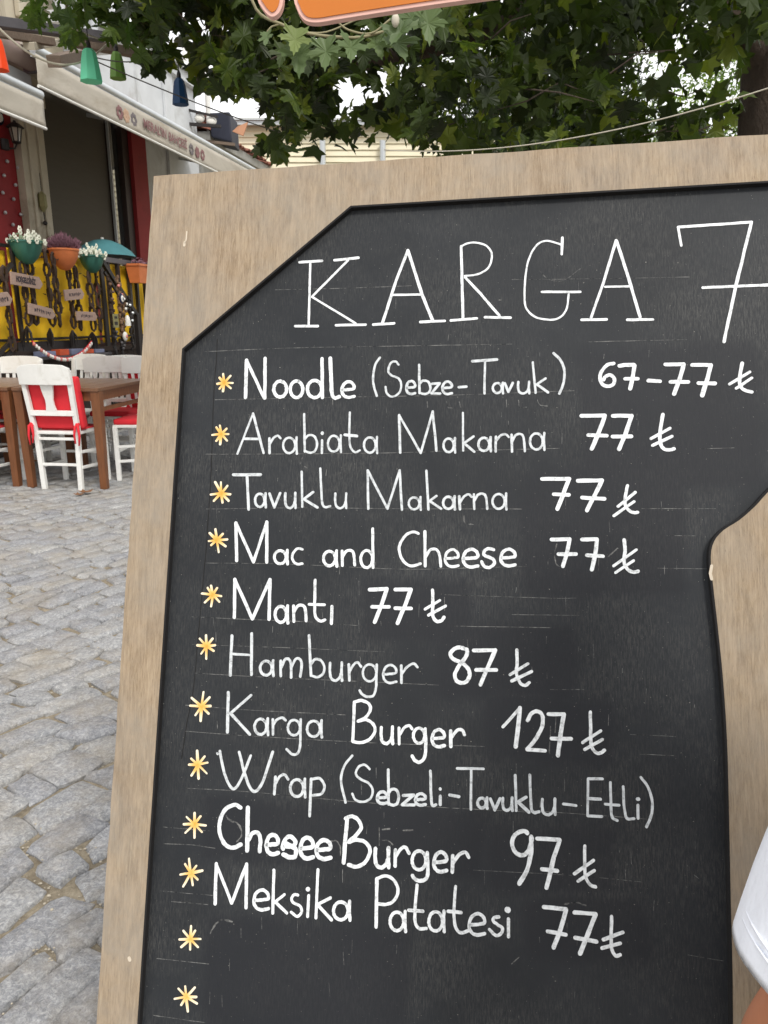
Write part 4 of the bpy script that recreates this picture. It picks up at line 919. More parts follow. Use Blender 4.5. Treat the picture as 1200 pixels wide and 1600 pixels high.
for k, (px, tp, bt) in enumerate(((34,410,507),(46,410,506),(70,392,508),(82,396,509),(106,418,512),(117,418,514),(138,424,516),(149,424,517))):
    chain(px, tp, bt, '%s from the left of the twisted dark chains right of the iron post' % ords[k])
chain(5, 418, 548, 'thick twisted dark chain left of the iron post'); 
# bunches of dark tassels at chain feet
for px in (42, 78, 113, 144):
    s_, z1 = fp(px, 506+px*.09, PT-.10); b = MB()
    for q in range(9):
        a = rng.uniform(0,6.3); r_ = rng.uniform(.0,.05); b.tube([(0,0,0),(r_*math.cos(a), r_*math.sin(a), -.06), (r_*1.3*math.cos(a), r_*1.3*math.sin(a), -.15-rng.uniform(0,.05))], [.008,.01,.004], 4)
    o = b.build('tassel', M['iron']); o.location = fw(s_, PT-.10, z1); o.rotation_euler = (0,0,FROT)
    tag(o, 'dark tassel bunch on the shelf below the %s pair of chains' % {42:'leftmost', 78:'second', 113:'third', 144:'rightmost'}[px], 'tassel', 'dark tassels at the chain feet')
# arrow shaped little signs
def plaque(px, py, w, h, tilt, txt, label, point=1):
    s_, z = fp(px, py, PT-.14)
    t = fthing('arrow_sign', label, 'sign', s_, PT-.14, z, 'little wooden arrow signs')
    e = h*.45
    poly = [(-w/2,-h/2),(w/2-e,-h/2),(w/2,-h*.05),(w/2-e,h/2),(-w/2,h/2)] if point > 0 else [(-w/2+e*.3,-h/2),(w/2,-h/2),(w/2,h/2),(-w/2+e*.3,h/2),(-w/2,0)]
    b = MB(); b.M = Matrix.Rotation(R(tilt), 4, 'Y'); b.prism(poly, -.008, .008, 'y'); b.build('plank', M['plaque'], t, bevel=.003)
    if txt:
        q = text_obj(txt, h*.62, M['ink'], t); wd = max(v.co.x for v in q.data.vertices)
        q.scale = (w*.62/wd, 1, 1); q.rotation_euler = (R(90), R(tilt), 0); q.location = Matrix.Rotation(R(tilt),3,'Y') @ Vector((-w*.36, -.0095, -h*.2))
    else:
        b = MB(); b.M = Matrix.Rotation(R(tilt), 4, 'Y'); x_ = -w*.3
        while x_ < w*.28:
            l = rng.uniform(.012,.028); b.box((x_, -.0095, -h*.16+rng.uniform(-.006,.006)), (x_+l*.4, -.0082, h*.14+rng.uniform(-.01,.01)))
            b.box((x_+l*.4, -.0095, rng.uniform(-h*.16,h*.1)), (x_+l*.9, -.0082, rng.uniform(h*.11,h*.15))); x_ += l+.008
        b.build('lettering', M['ink'], t)
W1_ = .40
plaque(42, 439, .47, .115, 4, 'HOŞGELDİNİZ', 'topmost left arrow sign with dark capitals under the first green pot')
plaque(65.5, 487, .42, .105, 8, '', 'arrow sign with blurred grey writing, lower left of the four')
plaque(116, 460, .36, .11, -5, '', 'arrow sign below the orange pot, tilted up to the right')
plaque(135.5, 494, .40, .095, 1, '', 'arrow sign lowest on the right, above the shelf')
plaque(2, 468, .30, .12, -6, '', 'arrow sign cut by the left picture edge')
# shelf with books, below the signs
sA, zA = fp(36, 512, PT-.12); sB, zB = fp(163, 540, PT-.12)
sh = fthing('shelf', 'long dark shelf box along the foot of the yellow cloth', 'shelf', sA, PT-.12, .90)
Ls = sB-sA
b = MB(); b.box((0,-.09,0),(Ls,.10,.025)); b.build('shelf_board', M['railgrey'], sh)
b = MB(); b.box((0,.078,.026),(Ls,.10,.17)); b.build('back_board', M['iron'], sh)
bx = .16; bk = 0; cols = ['bookblue','bookred','bookblue','bookred','bookblue','bookred','bookblue','bookred']
names_b = ['blue-grey', 'orange']
while bx < Ls-.2:
    w = rng.uniform(.13,.26); m_ = cols[bk % 8]; o_ = MB(); o_.box((0,0,0),(w,.10,rng.uniform(.035,.06))); 
    o = o_.build('book', M[m_], bevel=.002); o.location = fw(sA+bx, PT-.12-.06, .927); o.rotation_euler = (0,0,FROT+rng.uniform(-.1,.1))
    tag(o, '%s %s flat book lying on the dark shelf, counted from the left' % (ords[bk] if bk < 8 else 'last', 'blue-grey' if 'blue' in m_ else 'orange'), 'book', 'books on the terrace shelf'); bx += w+rng.uniform(.01,.1); bk += 1
# bead garland
a_ = fp(50, 533, PT-.24); c_ = fp(143, 533, PT-.24)
gar = fthing('bead_garland', 'red string of white and pink beads sagging under the shelf', 'garland', a_[0], PT-.24, a_[1])
L_ = c_[0]-a_[0]; dz = c_[1]-a_[1]
def sag(t): return (L_*t, 0, dz*t-.17*4*t*(1-t))
b = MB(); b.tube([sag(i/24) for i in range(25)], .007, 5); b.build('string', M['redcloth'], gar)
for k in range(30):
    q = sag((k+.5)/30); b = MB(); b.ball((q[0], q[1]-.005, q[2]-.016), .016, 6, (1,1,1.3)); b.build('bead', M['pearl'] if k % 3 else M['pinkbead'], gar, smooth=True)

# ------------------------------------------------------------------ pots
def leaf_tuft(mb, c, n, r, flat=.6):
    for _ in range(n):
        d = Vector((rng.gauss(0,1), rng.gauss(0,1), abs(rng.gauss(0,.8)))).normalized()*r*rng.uniform(.4,1.05); d.z *= flat
        p = Vector(c)+d; a = Vector((rng.gauss(0,1),rng.gauss(0,1),rng.gauss(0,1))).normalized(); b_ = a.orthogonal().normalized(); s_ = rng.uniform(.012,.026)
        mb.add([p-a*s_, p+b_*s_*.4, p+a*s_, p-b_*s_*.4], [(0,1,2,3)])
def bowl_pot(px, py, r, label, mt, kind):
    s_, z = fp(px, py, PT-.12)
    t = fthing('flower_pot', label, 'flower pot', s_, PT-.12, z, 'flower pots on the terrace rail')
    b = MB(); b.lathe([(.02,-r*1.28),(r*.34,-r*1.22),(r*.66,-r*.88),(r*.9,-r*.42),(r,0),(r*1.05,.002),(r*1.05,.02),(r*.93,.02),(r*.88,-.03)], 24); b.build('bowl', M[mt], t, smooth='auto')
    b = MB(); b.lathe([(.0001,-.02),(r*.9,-.022)], 16); b.build('soil', M['soil'], t)
    b = MB(); b.tube([(r*.6,.08,.0),(r*.2,.13,.03),(-r*.2,.13,.03),(-r*.6,.08,.0)], .006, 5); b.build('hook', M['iron'], t)
    if kind == 'white':
        b = MB(); leaf_tuft(b, (0,0,.0), 320, r*1.1, .55); tag(b.build('leaves', M['greenstem'], t), kind='stuff')
        for k in range(44):
            a = rng.uniform(0,6.28); rr = r*rng.uniform(.2,1.3); zz = rng.uniform(.0,.085)*(1.3-rr/r*.55)
            if k in (3, 4): zz += .05
            fl = MB(); sz = rng.uniform(.022,.032)
            cx, cy = rr*math.cos(a), rr*math.sin(a)
            for q in range(6):
                aa = q*math.pi/3; fl.ball((cx+sz*.7*math.cos(aa), cy-.01, zz+sz*.7*math.sin(aa)), sz*.5, 4, (1,.5,1))
            fl.build('blossom', M['whiteflower'], t)
    else:
        b = MB()
        for _ in range(2600):
            a = rng.uniform(0,6.28); rr = r*rng.uniform(0,1.05); h = rng.uniform(.06,.17)*(1.15-rr/r*.5)
            base = Vector((rr*.75*math.cos(a), rr*.75*math.sin(a), -.01)); tip = Vector((rr*1.15*math.cos(a), rr*1.15*math.sin(a), h)); q = base.lerp(tip, rng.uniform(.35,1))
            d = (tip-base).normalized(); sd = d.cross(Vector((rng.gauss(0,1),rng.gauss(0,1),rng.gauss(0,1)))).normalized()*.007
            b.add([q-sd, q+d*.022, q+sd, q-d*.016], [(0,1,2,3)])
        tag(b.build('heather', M['purple'], t), kind='stuff')
bowl_pot(40, 380, .150, 'dark green bowl pot with white blossoms, leftmost on the rail', 'potgreen', 'white')
bowl_pot(99, 392, .150, 'orange bowl pot with dusky purple heather between the two green pots', 'potorange', 'purple')
bowl_pot(143, 402, .130, 'dark green bowl pot with white blossoms beside the black corner post', 'potgreen', 'white')
s_, z = fp(215, 416, PT-.10)
t = fthing('flower_pot', 'square tapered orange planter hung on the rail beside the menu board', 'flower pot', s_, PT-.10, z, 'flower pots on the terrace rail')
b = MB(); b.add([(-.13,-.09,0),(.13,-.09,0),(.13,.09,0),(-.13,.09,0),(-.10,-.065,-.20),(.10,-.065,-.20),(.10,.065,-.20),(-.10,.065,-.20)], [(0,1,5,4),(1,2,6,5),(2,3,7,6),(3,0,4,7),(4,5,6,7)]); b.build('planter', M['potorange'], t)
b = MB(); b.box((-.14,-.10,0),(.14,-.085,.025)); b.box((-.14,.085,0),(.14,.10,.025)); b.box((-.14,-.084,0),(-.125,.084,.025)); b.box((.125,-.084,0),(.14,.084,.025)); b.build('rim', M['potorange'], t)
b = MB(); leaf_tuft(b, (.05,0,.0), 300, .11, .9); tag(b.build('heather', M['purple'], t), kind='stuff')
# teal parasol lying behind the rail
s_, z = fp(162, 398, 5.6); t = fthing('parasol', 'teal canvas parasol top slanting behind the right green pot', 'parasol', s_, 5.6, z-.02)
b = MB(); b.lathe([(.42,-.0),(.36,.07),(.24,.15),(.12,.20),(.0001,.22)], 10); o = b.build('canopy', M['teal'], t, smooth='auto')
b = MB(); b.tube([(0,0,-.95+(2-z)*0),(0,0,.24)], .02, 8); b.build('pole', M['chairwhite'], t)
# stair handrail with charms
A = fp(160, 409, PT-.16); C_ = fp(213, 492, PT-.16)
hr = fthing('handrail', 'black slanting stair handrail descending to the right from the corner post', 'handrail')
b = MB(); b.bar((A[0],PT-.16,A[1]), (C_[0],PT-.16,C_[1]), .04, .05); b.build('rail', M['iron'], hr)
b = MB(); A2 = fp(163, 425, PT-.16); C2 = fp(206, 494, PT-.16); b.bar((A2[0],PT-.16,A2[1]), (C2[0],PT-.16,C2[1]), .025, .03); b.build('lower_rail', M['iron'], hr)
b = MB(); b.bar((C_[0],PT-.16,0), (C_[0],PT-.16,C_[1]+.02), .05, .05); b.build('post', M['iron'], hr)
def strand(px, t0, t1, label, mat, mat2, charm=None):
    s_, z1 = fp(px, t0, PT-.24); _, z0 = fp(px, t1, PT-.24); L_ = z1-z0
    t = fthing('charm_strand', label, 'charm', s_, PT-.24, z0, 'charms hanging from the handrail')
    b = MB(); pts = [(.012*math.sin(i*1.7+px), .01*math.cos(i*2.1), L_*i/10) for i in range(11)]; b.tube(pts, .008, 5); b.build('cord', M[mat], t)
    b = MB()
    for k in range(int(L_/.028)):
        zz = k*.028+.02; b.ball((.02*math.sin(k*2.3), .015*math.cos(k*1.7), zz), rng.uniform(.012,.026), 5, (1,1,1.2))
    tag(b.build('beads', M[mat], t), kind='stuff')
    for k in range(3):
        b = MB(); b.ball((.03*math.sin(k*2), -.02, L_*(.55+.14*k)), .018, 6); b.build('shell', M[mat2], t)
    if charm: charm(t, L_)
def eye(t, L_):
    zz = L_*.62
    for nm, r, m_, y in (('disc', .055, 'eyeblue', -.03), ('white_ring', .034, 'pearl', -.042), ('pupil', .012, 'eyeblue', -.052)):
        b = MB(); b.ball((0, y, zz), r, 14, (.85,.22,1.15)); b.build(nm, M[m_], t, smooth=True)
    b = MB(); b.ball((.01,-.03,.0), .05, 10, (.9,.5,1.1)); b.build('medallion', M['pearl'], t, smooth=True)
    b = MB(); b.ball((.01,-.052,.0), .022, 8, (1,.3,1)); b.build('medallion_rose', M['pinkbead'], t, smooth=True)
def card(t, L_):
    b = MB(); b.box((-.055,-.04,.0),(.055,-.03,.15)); b.build('card', M['olive'], t, bevel=.002)
    b = MB(); b.box((-.03,-.042,.10),(.03,-.0402,.125)); b.box((-.035,-.042,.03),(.03,-.0402,.065)); b.build('card_print', M['iron'], t)
def bell(t, L_):
    b = MB(); b.lathe([(.035,0),(.034,.05),(.025,.10),(.01,.12)], 10, (0,-.03,.02)); b.build('bell', M['pearl'], t, smooth='auto')
M['tan'] = simple('tan_wood_charm', (122,96,74), .8, .3, 25)
strand(170, 430, 512, 'charm strand ending in an olive card, leftmost under the handrail', 'chain', 'tan', card)
strand(183, 430, 526, 'charm strand with a dark blue and white evil-eye disc and a pale medallion', 'tan', 'pinkbead', eye)
strand(192, 458, 512, 'charm strand with a small white bell, right of the evil eye', 'tan', 'pearl', bell)
strand(201, 462, 548, 'dark charm strand with silver specks, rightmost under the handrail', 'iron', 'alu')
strand(176, 500, 560, 'dark tangle of cords below the olive card', 'iron', 'railgrey')
strand(189, 530, 562, 'dark tangle of cords below the pale medallion', 'iron', 'railgrey')

# ------------------------------------------------------------------ string lamps and cords
def sag_cord(a, c, sagv, r, mat, label, n=30):
    a = Vector(a); c = Vector(c); b = MB(); b.tube([(a.lerp(c, i/n)-a) - Vector((0,0,sagv*4*(i/n)*(1-i/n))) for i in range(n+1)], r, 6); o = b.build('cord', M[mat], smooth=True); o.location = a
    return tag(o, label, 'cord', 'cords strung across the street')
sag_cord(at_y(40,-8,4.6), at_y(160,62,5.2), .03, .006, 'rope', 'pale cord crossing the leaves above the grey steel beam')
sag_cord(at_y(-10,35,4.6), at_y(168,68,5.2), .16, .006, 'rope', 'pale cord sagging behind the mint lamp')
sag_cord(at_y(128,86,5.2), at_y(440,208,6.2), .02, .004, 'darkwire', 'thin dark wire running down past the blue lamp')
sag_cord(at_y(600,234,3.6), at_y(1230,128,2.6), .07, .0021, 'rope', 'pale cable sagging above the menu board toward the trunk')
sag_cord(at_y(132,84,5.2), at_y(235,92,5.6), .03, .004, 'darkwire', 'short dark wire carrying the mint and green lamps')
def bell_lamp(px, py, w, h, dist, mat, label, hang=.12):
    c = at_y(px, py, dist); k = dist*1.03/F_PX; r = w*k/2; H = h*k
    t = thing('bell_lamp', label, 'lamp', (c.x, c.y, c.z-H/2), rng.uniform(0,1), 'coloured bell lamps on strings')
    b = MB(); b.lathe([(r,0),(r*.96,H*.15),(r*.74,H*.7),(r*.62,H*.88),(r*.42,H*.98),(r*.12,H)], 8); 
    o = b.build('shade', M[mat], t)
    # open bottom: a dark inner cone
    b = MB(); b.lathe([(r*.92,-.001),(r*.6,H*.5)], 8); b.build('inner_shade', M[mat], t)
    b = MB(); b.lathe([(.016,H),(.014,H+.03),(.006,H+.05)], 8); b.tube([(0,0,H+.04),(0,0,H+hang)], .003, 5); b.build('holder', M['iron'], t)
bell_lamp(140.5, 102, 30, 40, 5.0, 'mint', 'faceted mint green bell lamp, largest of the string')
bell_lamp(183, 102, 22, 33, 5.6, 'leafgreen', 'leaf green bell lamp right of the mint one')
bell_lamp(281, 143, 22, 33, 6.0, 'lampblue', 'dark blue bell lamp in front of the white wall corner')
bell_lamp(-4, 84, 26, 40, 4.8, 'lampred', 'bright orange-red bell lamp at the left picture edge')

# ------------------------------------------------------------------ neighbours
nb = fthing('low_building', 'low grey-rendered building with a broken clay tile eave beyond the white wall', 'building')
sE, zE = fp(312, 200, PW); sF, zF = fp(440, 266, PW)
fpart('wall', M['grey_wall'], [((14.72, PW, 0), (24, PW+3, zE-.22))], parent=nb)
fpart('eave', M['grey_wall'], [((14.72, PW-.22, zE-.24), (24, PW+.2, zE-.06))], .02, parent=nb)
x = 14.74; k = 0
while x < 23.5:
    b = MB(); pr = [(.085*math.cos(a), .05*math.sin(a)) for a in [i*math.pi/5 for i in range(6)]]
    pr = pr + [(q[0]*.75, q[1]*.6-.004) for q in reversed(pr)]
    b.M = Matrix.Translation((x, PW-.28+rng.uniform(-.04,.04), zE-.05+rng.uniform(-.012,.02))) @ Matrix.Rotation(R(16), 4, 'X')
    b.prism(pr, 0, .5, 'y'); b.build('roof_tile', M['tilered'], nb); x += .175; k += 1
fpart('roof', M['tilered'], [((14.72, PW+.18, zE-.02), (24, PW+3, zE+.05))], parent=nb)
b = MB()
for k in range(9): b.box((14.7+rng.uniform(0,.7), PW-.2+rng.uniform(0,.3), zE+.02+k*.03), (14.95+rng.uniform(0,.6), PW+.15, zE+.05+k*.03))
b.build('broken_tiles', M['tilered'], nb)
def far_box(name, label, cat, mt, px0, py0, px1, py1, Y, dep=.5, **k):
    a = at_y(px0, py1, Y); c = at_y(px1, py0, Y); b = MB(); b.box((0,0,0), (c.x-a.x, dep, c.z-a.z)); o = b.build(name, M[mt], **k); o.location = a; return tag(o, label, cat)
tk = thing('water_tank', 'navy blue sheet-covered tank on the roof behind the clay tiles', 'tank', at_y(330, 214, 15.5))
wT = at_y(362,214,15.5).x-at_y(330,214,15.5).x
b = MB(); b.add([(0,0,0),(wT,0,-.1),(wT,.8,-.1),(0,.8,0),(-.02,0,.42),(wT*.95,0,.44),(wT*.95,.8,.44),(-.02,.8,.42)], [(0,3,2,1),(4,5,6,7),(0,1,5,4),(1,2,6,5),(2,3,7,6),(3,0,4,7)]); b.build('sheet', M['navy'], tk, bevel=.03)
b = MB(); b.bar((-.1,-.02,-.08),(wT*1.15,-.02,-.14), .05,.05); b.build('base_bar', M['oldwood'], tk)
fl = thing('gable_piece', 'small tan gable board leaning between tank and cream siding', 'board', at_y(363, 205, 15.4))
b = MB(); b.prism([(0,0),(.2,-.08),(.3,.16),(.1,.08)], 0, .05, 'y'); b.build('panel', simple('tan_board', (190,140,110), .7, .1, 6), fl)
for px, py0, w, lab in ((297, 60, 8, 'white roof pole just right of the white wall corner'), (327, 96, 7, 'white roof pole standing clear against the sky')):
    a = at_y(px, 205, 15.8); c = at_y(px, py0, 15.8); b = MB(); b.tube([(0,0,-.3),(0,0,c.z-a.z)], w*15.8/F_PX/2, 10); b.lathe([(.09,-.3),(.09,-.26)], 10); o = b.build('roof_pole', M['chairwhite'], smooth='auto'); o.location = a; tag(o, lab, 'pole', 'white roof poles')
bk_ = thing('terrace_furniture', 'dark rail and round white cushions on the roof behind the white wall', 'furniture', at_y(303, 192, 15.2))
b = MB(); b.bar((-.1,0,-.02),(.5,0,-.06), .06,.05); b.bar((-.1,0,.22),(.45,0,.1), .04,.04); b.build('rail', M['iron'], bk_)
for i in range(2):
    b = MB(); b.ball((.1+i*.22,.05,.09-i*.05), .1, 10, (1,.5,.8)); b.build('cushion', M['pearl'], bk_, smooth=True)
# cream clapboard building
cb_a = at_y(372, 268, 19); cb_c = at_y(690, 196, 19)
cb = thing('clapboard_building', 'cream clapboard building glimpsed between the leaves above the menu board', 'building', (cb_a.x, 19, 0))
Wc = cb_c.x-cb_a.x+2.2; b = MB(); b.box((0,.06,0),(Wc,3,cb_c.z)); b.build('wall', M['siding'], cb)
zz = 2.6; hgt = .135
while zz < cb_c.z:
    b = MB(); b.prism([(0,zz),(.045,zz),(.055,zz+hgt),(.035,zz+hgt)], 0, Wc, 'x'); b.build('clapboard', M['siding'], cb); zz += hgt
for px in (505, 598):
    xx = at_y(px, 250, 19).x-cb_a.x; b = MB(); b.tube([(xx,-.12,2),(xx,-.12,cb_c.z-.35)], .07, 8); b.build('downpipe', M['alu'], cb)
b = MB(); b.bar((-.2,-.2,cb_c.z+.02),(Wc+.2,-.2,cb_c.z+.02), .1,.12); b.build('gutter', M['alu'], cb)
b = MB(); b.prism([(-.3,cb_c.z+.05),(3.1,cb_c.z+.05),(1.4,cb_c.z+.5)], -.2, Wc+.2, 'x'); b.build('roof', M['grey_wall'], cb)

# ------------------------------------------------------------------ trees
def leaf_outline(detail):
    if detail == 0:
        # five-lobed plane leaf, stem at origin, tip at +y, unit length
        return [(0,0),(.16,.02),(.50,-.04),(.38,.20),(.62,.50),(.30,.50),(.20,.62),(0,1.0),(-.20,.62),(-.30,.50),(-.62,.50),(-.38,.20),(-.50,-.04),(-.16,.02)]
    return [(0,0),(.08,-.02),(.20,-.06),(.34,-.02),(.52,-.10),(.46,.04),(.52,.10),(.38,.16),(.30,.22),(.44,.30),(.56,.32),(.72,.46),(.58,.46),(.56,.56),(.42,.50),(.30,.50),(.22,.54),(.24,.66),(.18,.72),(.16,.84),(.06,.88),(0,1.04),
            (-.06,.88),(-.16,.84),(-.18,.72),(-.24,.66),(-.22,.54),(-.30,.50),(-.42,.50),(-.56,.56),(-.58,.46),(-.72,.46),(-.56,.32),(-.44,.30),(-.30,.22),(-.38,.16),(-.52,.10),(-.46,.04),(-.52,-.10),(-.34,-.02),(-.20,-.06),(-.08,-.02)]
LO = {0: leaf_outline(0), 1: leaf_outline(1)}
LO[2] = [(0,0),(.30,-.08),(.50,-.10),(.42,.14),(.72,.44),(.56,.52),(.28,.50),(.22,.70),(.12,.80),(0,1.04),(-.12,.80),(-.22,.70),(-.28,.50),(-.56,.52),(-.72,.44),(-.42,.14),(-.50,-.10),(-.30,-.08)]
def leaf_geo(mb, tv, pos, size, direction, detail=0, tint=None, fold=.25, droop=.3):
    """direction: where the tip points"""
    y = direction.normalized(); x = y.cross(Vector((rng.gauss(0,1), rng.gauss(0,1), rng.gauss(0,1)+.3))).normalized(); z = x.cross(y)
    vs_ = []
    for ii, (a, b_) in enumerate(LO[detail]+[(0,.38)]):
        h = -fold*abs(a)-droop*b_*b_*.5+(.015 if ii % 2 else -.012)+rng.uniform(-.025,.025)
        vs_.append(pos+(x*a+y*b_+z*h)*size)
    n = len(LO[detail]); c = n
    mb.add(vs_, [(i, (i+1) % n, c) for i in range(n)])
    t = rng.random()*.6 if tint is None else tint; tv += [t]*len(vs_)
def inside(poly, x, y):
    r = False; n = len(poly)
    for i in range(n):
        x1_, y1_ = poly[i]; x2_, y2_ = poly[i-1]
        if (y1_ > y) != (y2_ > y) and x < (x2_-x1_)*(y-y1_)/(y2_-y1_)+x1_: r = not r
    return r
# the big plane tree: trunk right, crown arching over
tr = thing('plane_tree', 'large plane tree whose dark leafy crown hangs across the top, trunk at the right edge', 'tree', (3.42, 7.0, 0))
tb_ = MB(); TB = Vector((3.42, 7.0, 0))
tb_.tube([(0,0,-.1),(.0,0,.5),(-.03,0,1.4),(-.02,.05,2.6),(-.12,.0,3.6),(-.3,-.1,4.6)], [.42,.34,.30,.29,.27,.24], 14); tb_.build('trunk', M['bark'], tr, smooth=True)
limbs = [[(-.1,0,3.3),(-1.0,-.3,3.9),(-2.4,-.6,4.3),(-4.2,-.8,4.3),(-5.8,-1.0,4.0)], [(-.2,0,3.9),(-1.2,-1.2,4.5),(-2.2,-2.6,4.7),(-3.4,-3.6,4.5)], [(-.3,0,4.4),(-.6,1.0,5.2),(-1.4,2.0,5.6)], [(0,0,3.5),(.9,-.8,4.4),(1.6,-1.6,5.0)], [(-1.5,-.4,4.0),(-2.3,-.1,3.7),(-3.3,.2,3.5),(-4.3,.1,3.3)]]
for lb in limbs:
    b = MB(); b.tube(catmull(lb, 5), [(.13*(1-.8*i/(5*(len(lb)-1)))+.012) for i in range(5*(len(lb)-1)+1)], 8); b.build('limb', M['bark'], tr, smooth=True)
crownP = [(178,-400),(182,-20),(196,20),(208,52),(222,82),(240,104),(256,106),(268,100),(288,102),(302,112),(330,132),(352,140),(372,150),(398,168),(392,200),(404,228),(430,248),(452,240),(470,222),(500,232),(520,226),(545,240),(560,226),(590,214),(640,206),(660,226),(700,236),(760,262),(1300,262),(1300,-400)]
holes = [(1196,150,26,78),(880,120,5,5),(800,90,4,6),(610,60,6,5),(470,100,6,5),(330,100,8,7),(650,180,9,6),(842,40,6,6),(1075,60,8,5),(1150,110,7,7),(240,60,8,7),(660,120,5,6),(930,200,8,6),(580,200,6,10),(1000,112,16,24),(1022,178,10,22),(1040,98,22,12),(1100,120,34,16),(1020,215,9,20),(735,235,16,12),(555,152,8,5),(722,160,22,14),(945,70,5,5),(1160,215,12,8),(990,236,10,7),(395,150,16,12),(520,178,10,7),(1175,186,10,8)]
hr2 = random.Random(5)
holes += [(hr2.uniform(300,1165), hr2.uniform(8,232), hr2.uniform(4,8), hr2.uniform(4,8)) for _ in range(75)]
def crown_ok(p, s_=1.0):
    if p.z > 9: return False
    px, py = project(p)
    if not inside(crownP, px, py): return False
    for hx, hy, rx, ry in holes:
        if ((px-hx)/(rx*1.25))**2+((py-hy)/(ry*1.25))**2 < 1: return False
    return True
centers = []
leaves = []
tries = 0
while len(leaves) < 7600 and tries < 400000:
    tries += 1
    # clump centre in a slab-shaped crown, sampled by direction so that depth varies
    px = rng.uniform(130, 1290); py = rng.uniform(-330, 262)
    dist = rng.uniform(4.6, 8.4) if px > 420 else rng.uniform(4.3, 6.2)
    c = at_y(px, py, dist)
    if not crown_ok(c): continue
    if c.z > 5.6: continue
    dens = noise.noise(Vector((px*.012, py*.02, dist*.6)))
    if dens < -.16: continue
    k = rng.randint(3, 6)
    for _ in range(k):
        p = c + Vector((rng.gauss(0,.10), rng.gauss(0,.12), rng.gauss(0,.07)))
        if crown_ok(p): leaves.append(p)
def sz_key(p): return (p-CP).length
vis = []; rest = []
for p in leaves:
    px, py = project(p)
    (vis if (-10 < px < 1210 and -10 < py < 260) else rest).append(p)
vis.sort(key=sz_key)
NP = 240
proto_leaf = []
for k in range(10):
    mb = MB(); tv = []; leaf_geo(mb, tv, Vector((0,0,0)), 1.0, Vector((0,1,0)), 1, k/10*.6, fold=rng.uniform(.1,.45), droop=rng.uniform(.1,.5))
    me = bpy.data.meshes.new('leaf'); me.from_pydata(mb.v, [], mb.f); me.materials.append(M['leaf']); tint_attr(me, tv); proto_leaf.append(me)
def rdir(): return Vector((rng.gauss(0,.8), rng.gauss(0,.8), -abs(rng.gauss(.6,.5))))
for p in vis[:NP]:
    o = bpy.data.objects.new('leaf', proto_leaf[rng.randrange(10)]); COL.objects.link(o); o.parent = tr
    q = rdir().to_track_quat('Y', 'Z'); o.location = p-TB; o.rotation_mode = 'QUATERNION'; o.rotation_quaternion = q; s_ = rng.uniform(.10,.15); o.scale = (s_,)*3
def leaf_cloud(name, pts, mat, parent, base, smin, smax, detail=2):
    mb = MB(); tv = []
    for p in pts: leaf_geo(mb, tv, p-base, rng.uniform(smin, smax), rdir(), detail)
    me = bpy.data.meshes.new(name); me.from_pydata(mb.v, [], mb.f); me.materials.append(mat); tint_attr(me, tv)
    o = bpy.data.objects.new(name, me); COL.objects.link(o); o.parent = parent; tag(o, kind='stuff'); return o
leaf_cloud('crown', vis[NP:]+rest, M['leaf'], tr, TB, .085, .145)
# fine twigs through the crown
b = MB()
for _ in range(90):
    p = rng.choice(vis); q = p+Vector((rng.uniform(-.5,.5), rng.uniform(-.3,.3), rng.uniform(-.15,.1))); mid = p.lerp(q,.5)+Vector((0,0,rng.uniform(-.05,.05))); b.tube([p-TB, mid-TB, q-TB], [.005,.0045,.002], 5)
tag(b.build('twigs', M['bark'], tr), kind='stuff')
# foliage over the restaurant front at the upper left (a spray of the same tree)
sp = thing('plane_tree', 'leafy spray of a second plane tree over the awning beams at the upper left', 'tree', at_y(150, -260, 4.9))
base = Vector(sp.location)
b = MB(); tp = at_y(150,-260,4.9); b.tube([(0,0,0), at_y(120,-120,4.9)-tp, at_y(105,0,4.9)-tp, at_y(100,50,4.9)-tp], [.02,.014,.008,.004], 6); b.tube([(0,0,0), at_y(200,-60,4.9)-tp, at_y(212,30,4.9)-tp], [.02,.012,.004], 6); b.tube([at_y(120,-120,4.9)-tp, at_y(60,-40,4.7)-tp, at_y(55,20,4.7)-tp], [.014,.01,.004], 6); b.build('branch', M['twig'], sp, smooth=True)
sprayleaf = []
for me in proto_leaf[:5]:
    me = me.copy(); me.materials.clear(); me.materials.append(M['leaf_spray']); sprayleaf.append(me)
sprayP = [((45,-60),(88,-60),(80,30),(58,42),(46,10)), ((84,16),(134,6),(134,40),(124,68),(100,70),(86,50)), ((120,-60),(280,-60),(250,60),(232,96),(205,60),(170,45),(135,25)), ((165,38),(212,40),(196,68),(172,62)), ((224,60),(250,60),(244,92),(226,86)), ((90,-60),(190,-60),(160,20),(100,20))]
for poly in sprayP:
    xs = [q[0] for q in poly]; ys = [q[1] for q in poly]
    n = int((max(xs)-min(xs))*(max(ys)-min(ys))/230); pts = []
    for _ in range(n*3):
        px, py = rng.uniform(min(xs), max(xs)), rng.uniform(min(ys), max(ys))
        if inside(poly, px, py) and len(pts) < n: pts.append(at_y(px, py, rng.uniform(4.5, 5.1)))
    for p in pts:
        o = bpy.data.objects.new('leaf', proto_leaf[rng.randrange(5, 10)]); COL.objects.link(o); o.parent = sp
        o.data = sprayleaf[rng.randrange(5)]; o.location = p-base; o.rotation_mode = 'QUATERNION'; o.rotation_quaternion = rdir().to_track_quat('Y', 'Z'); s_ = rng.uniform(.08,.125); o.scale = (s_,)*3
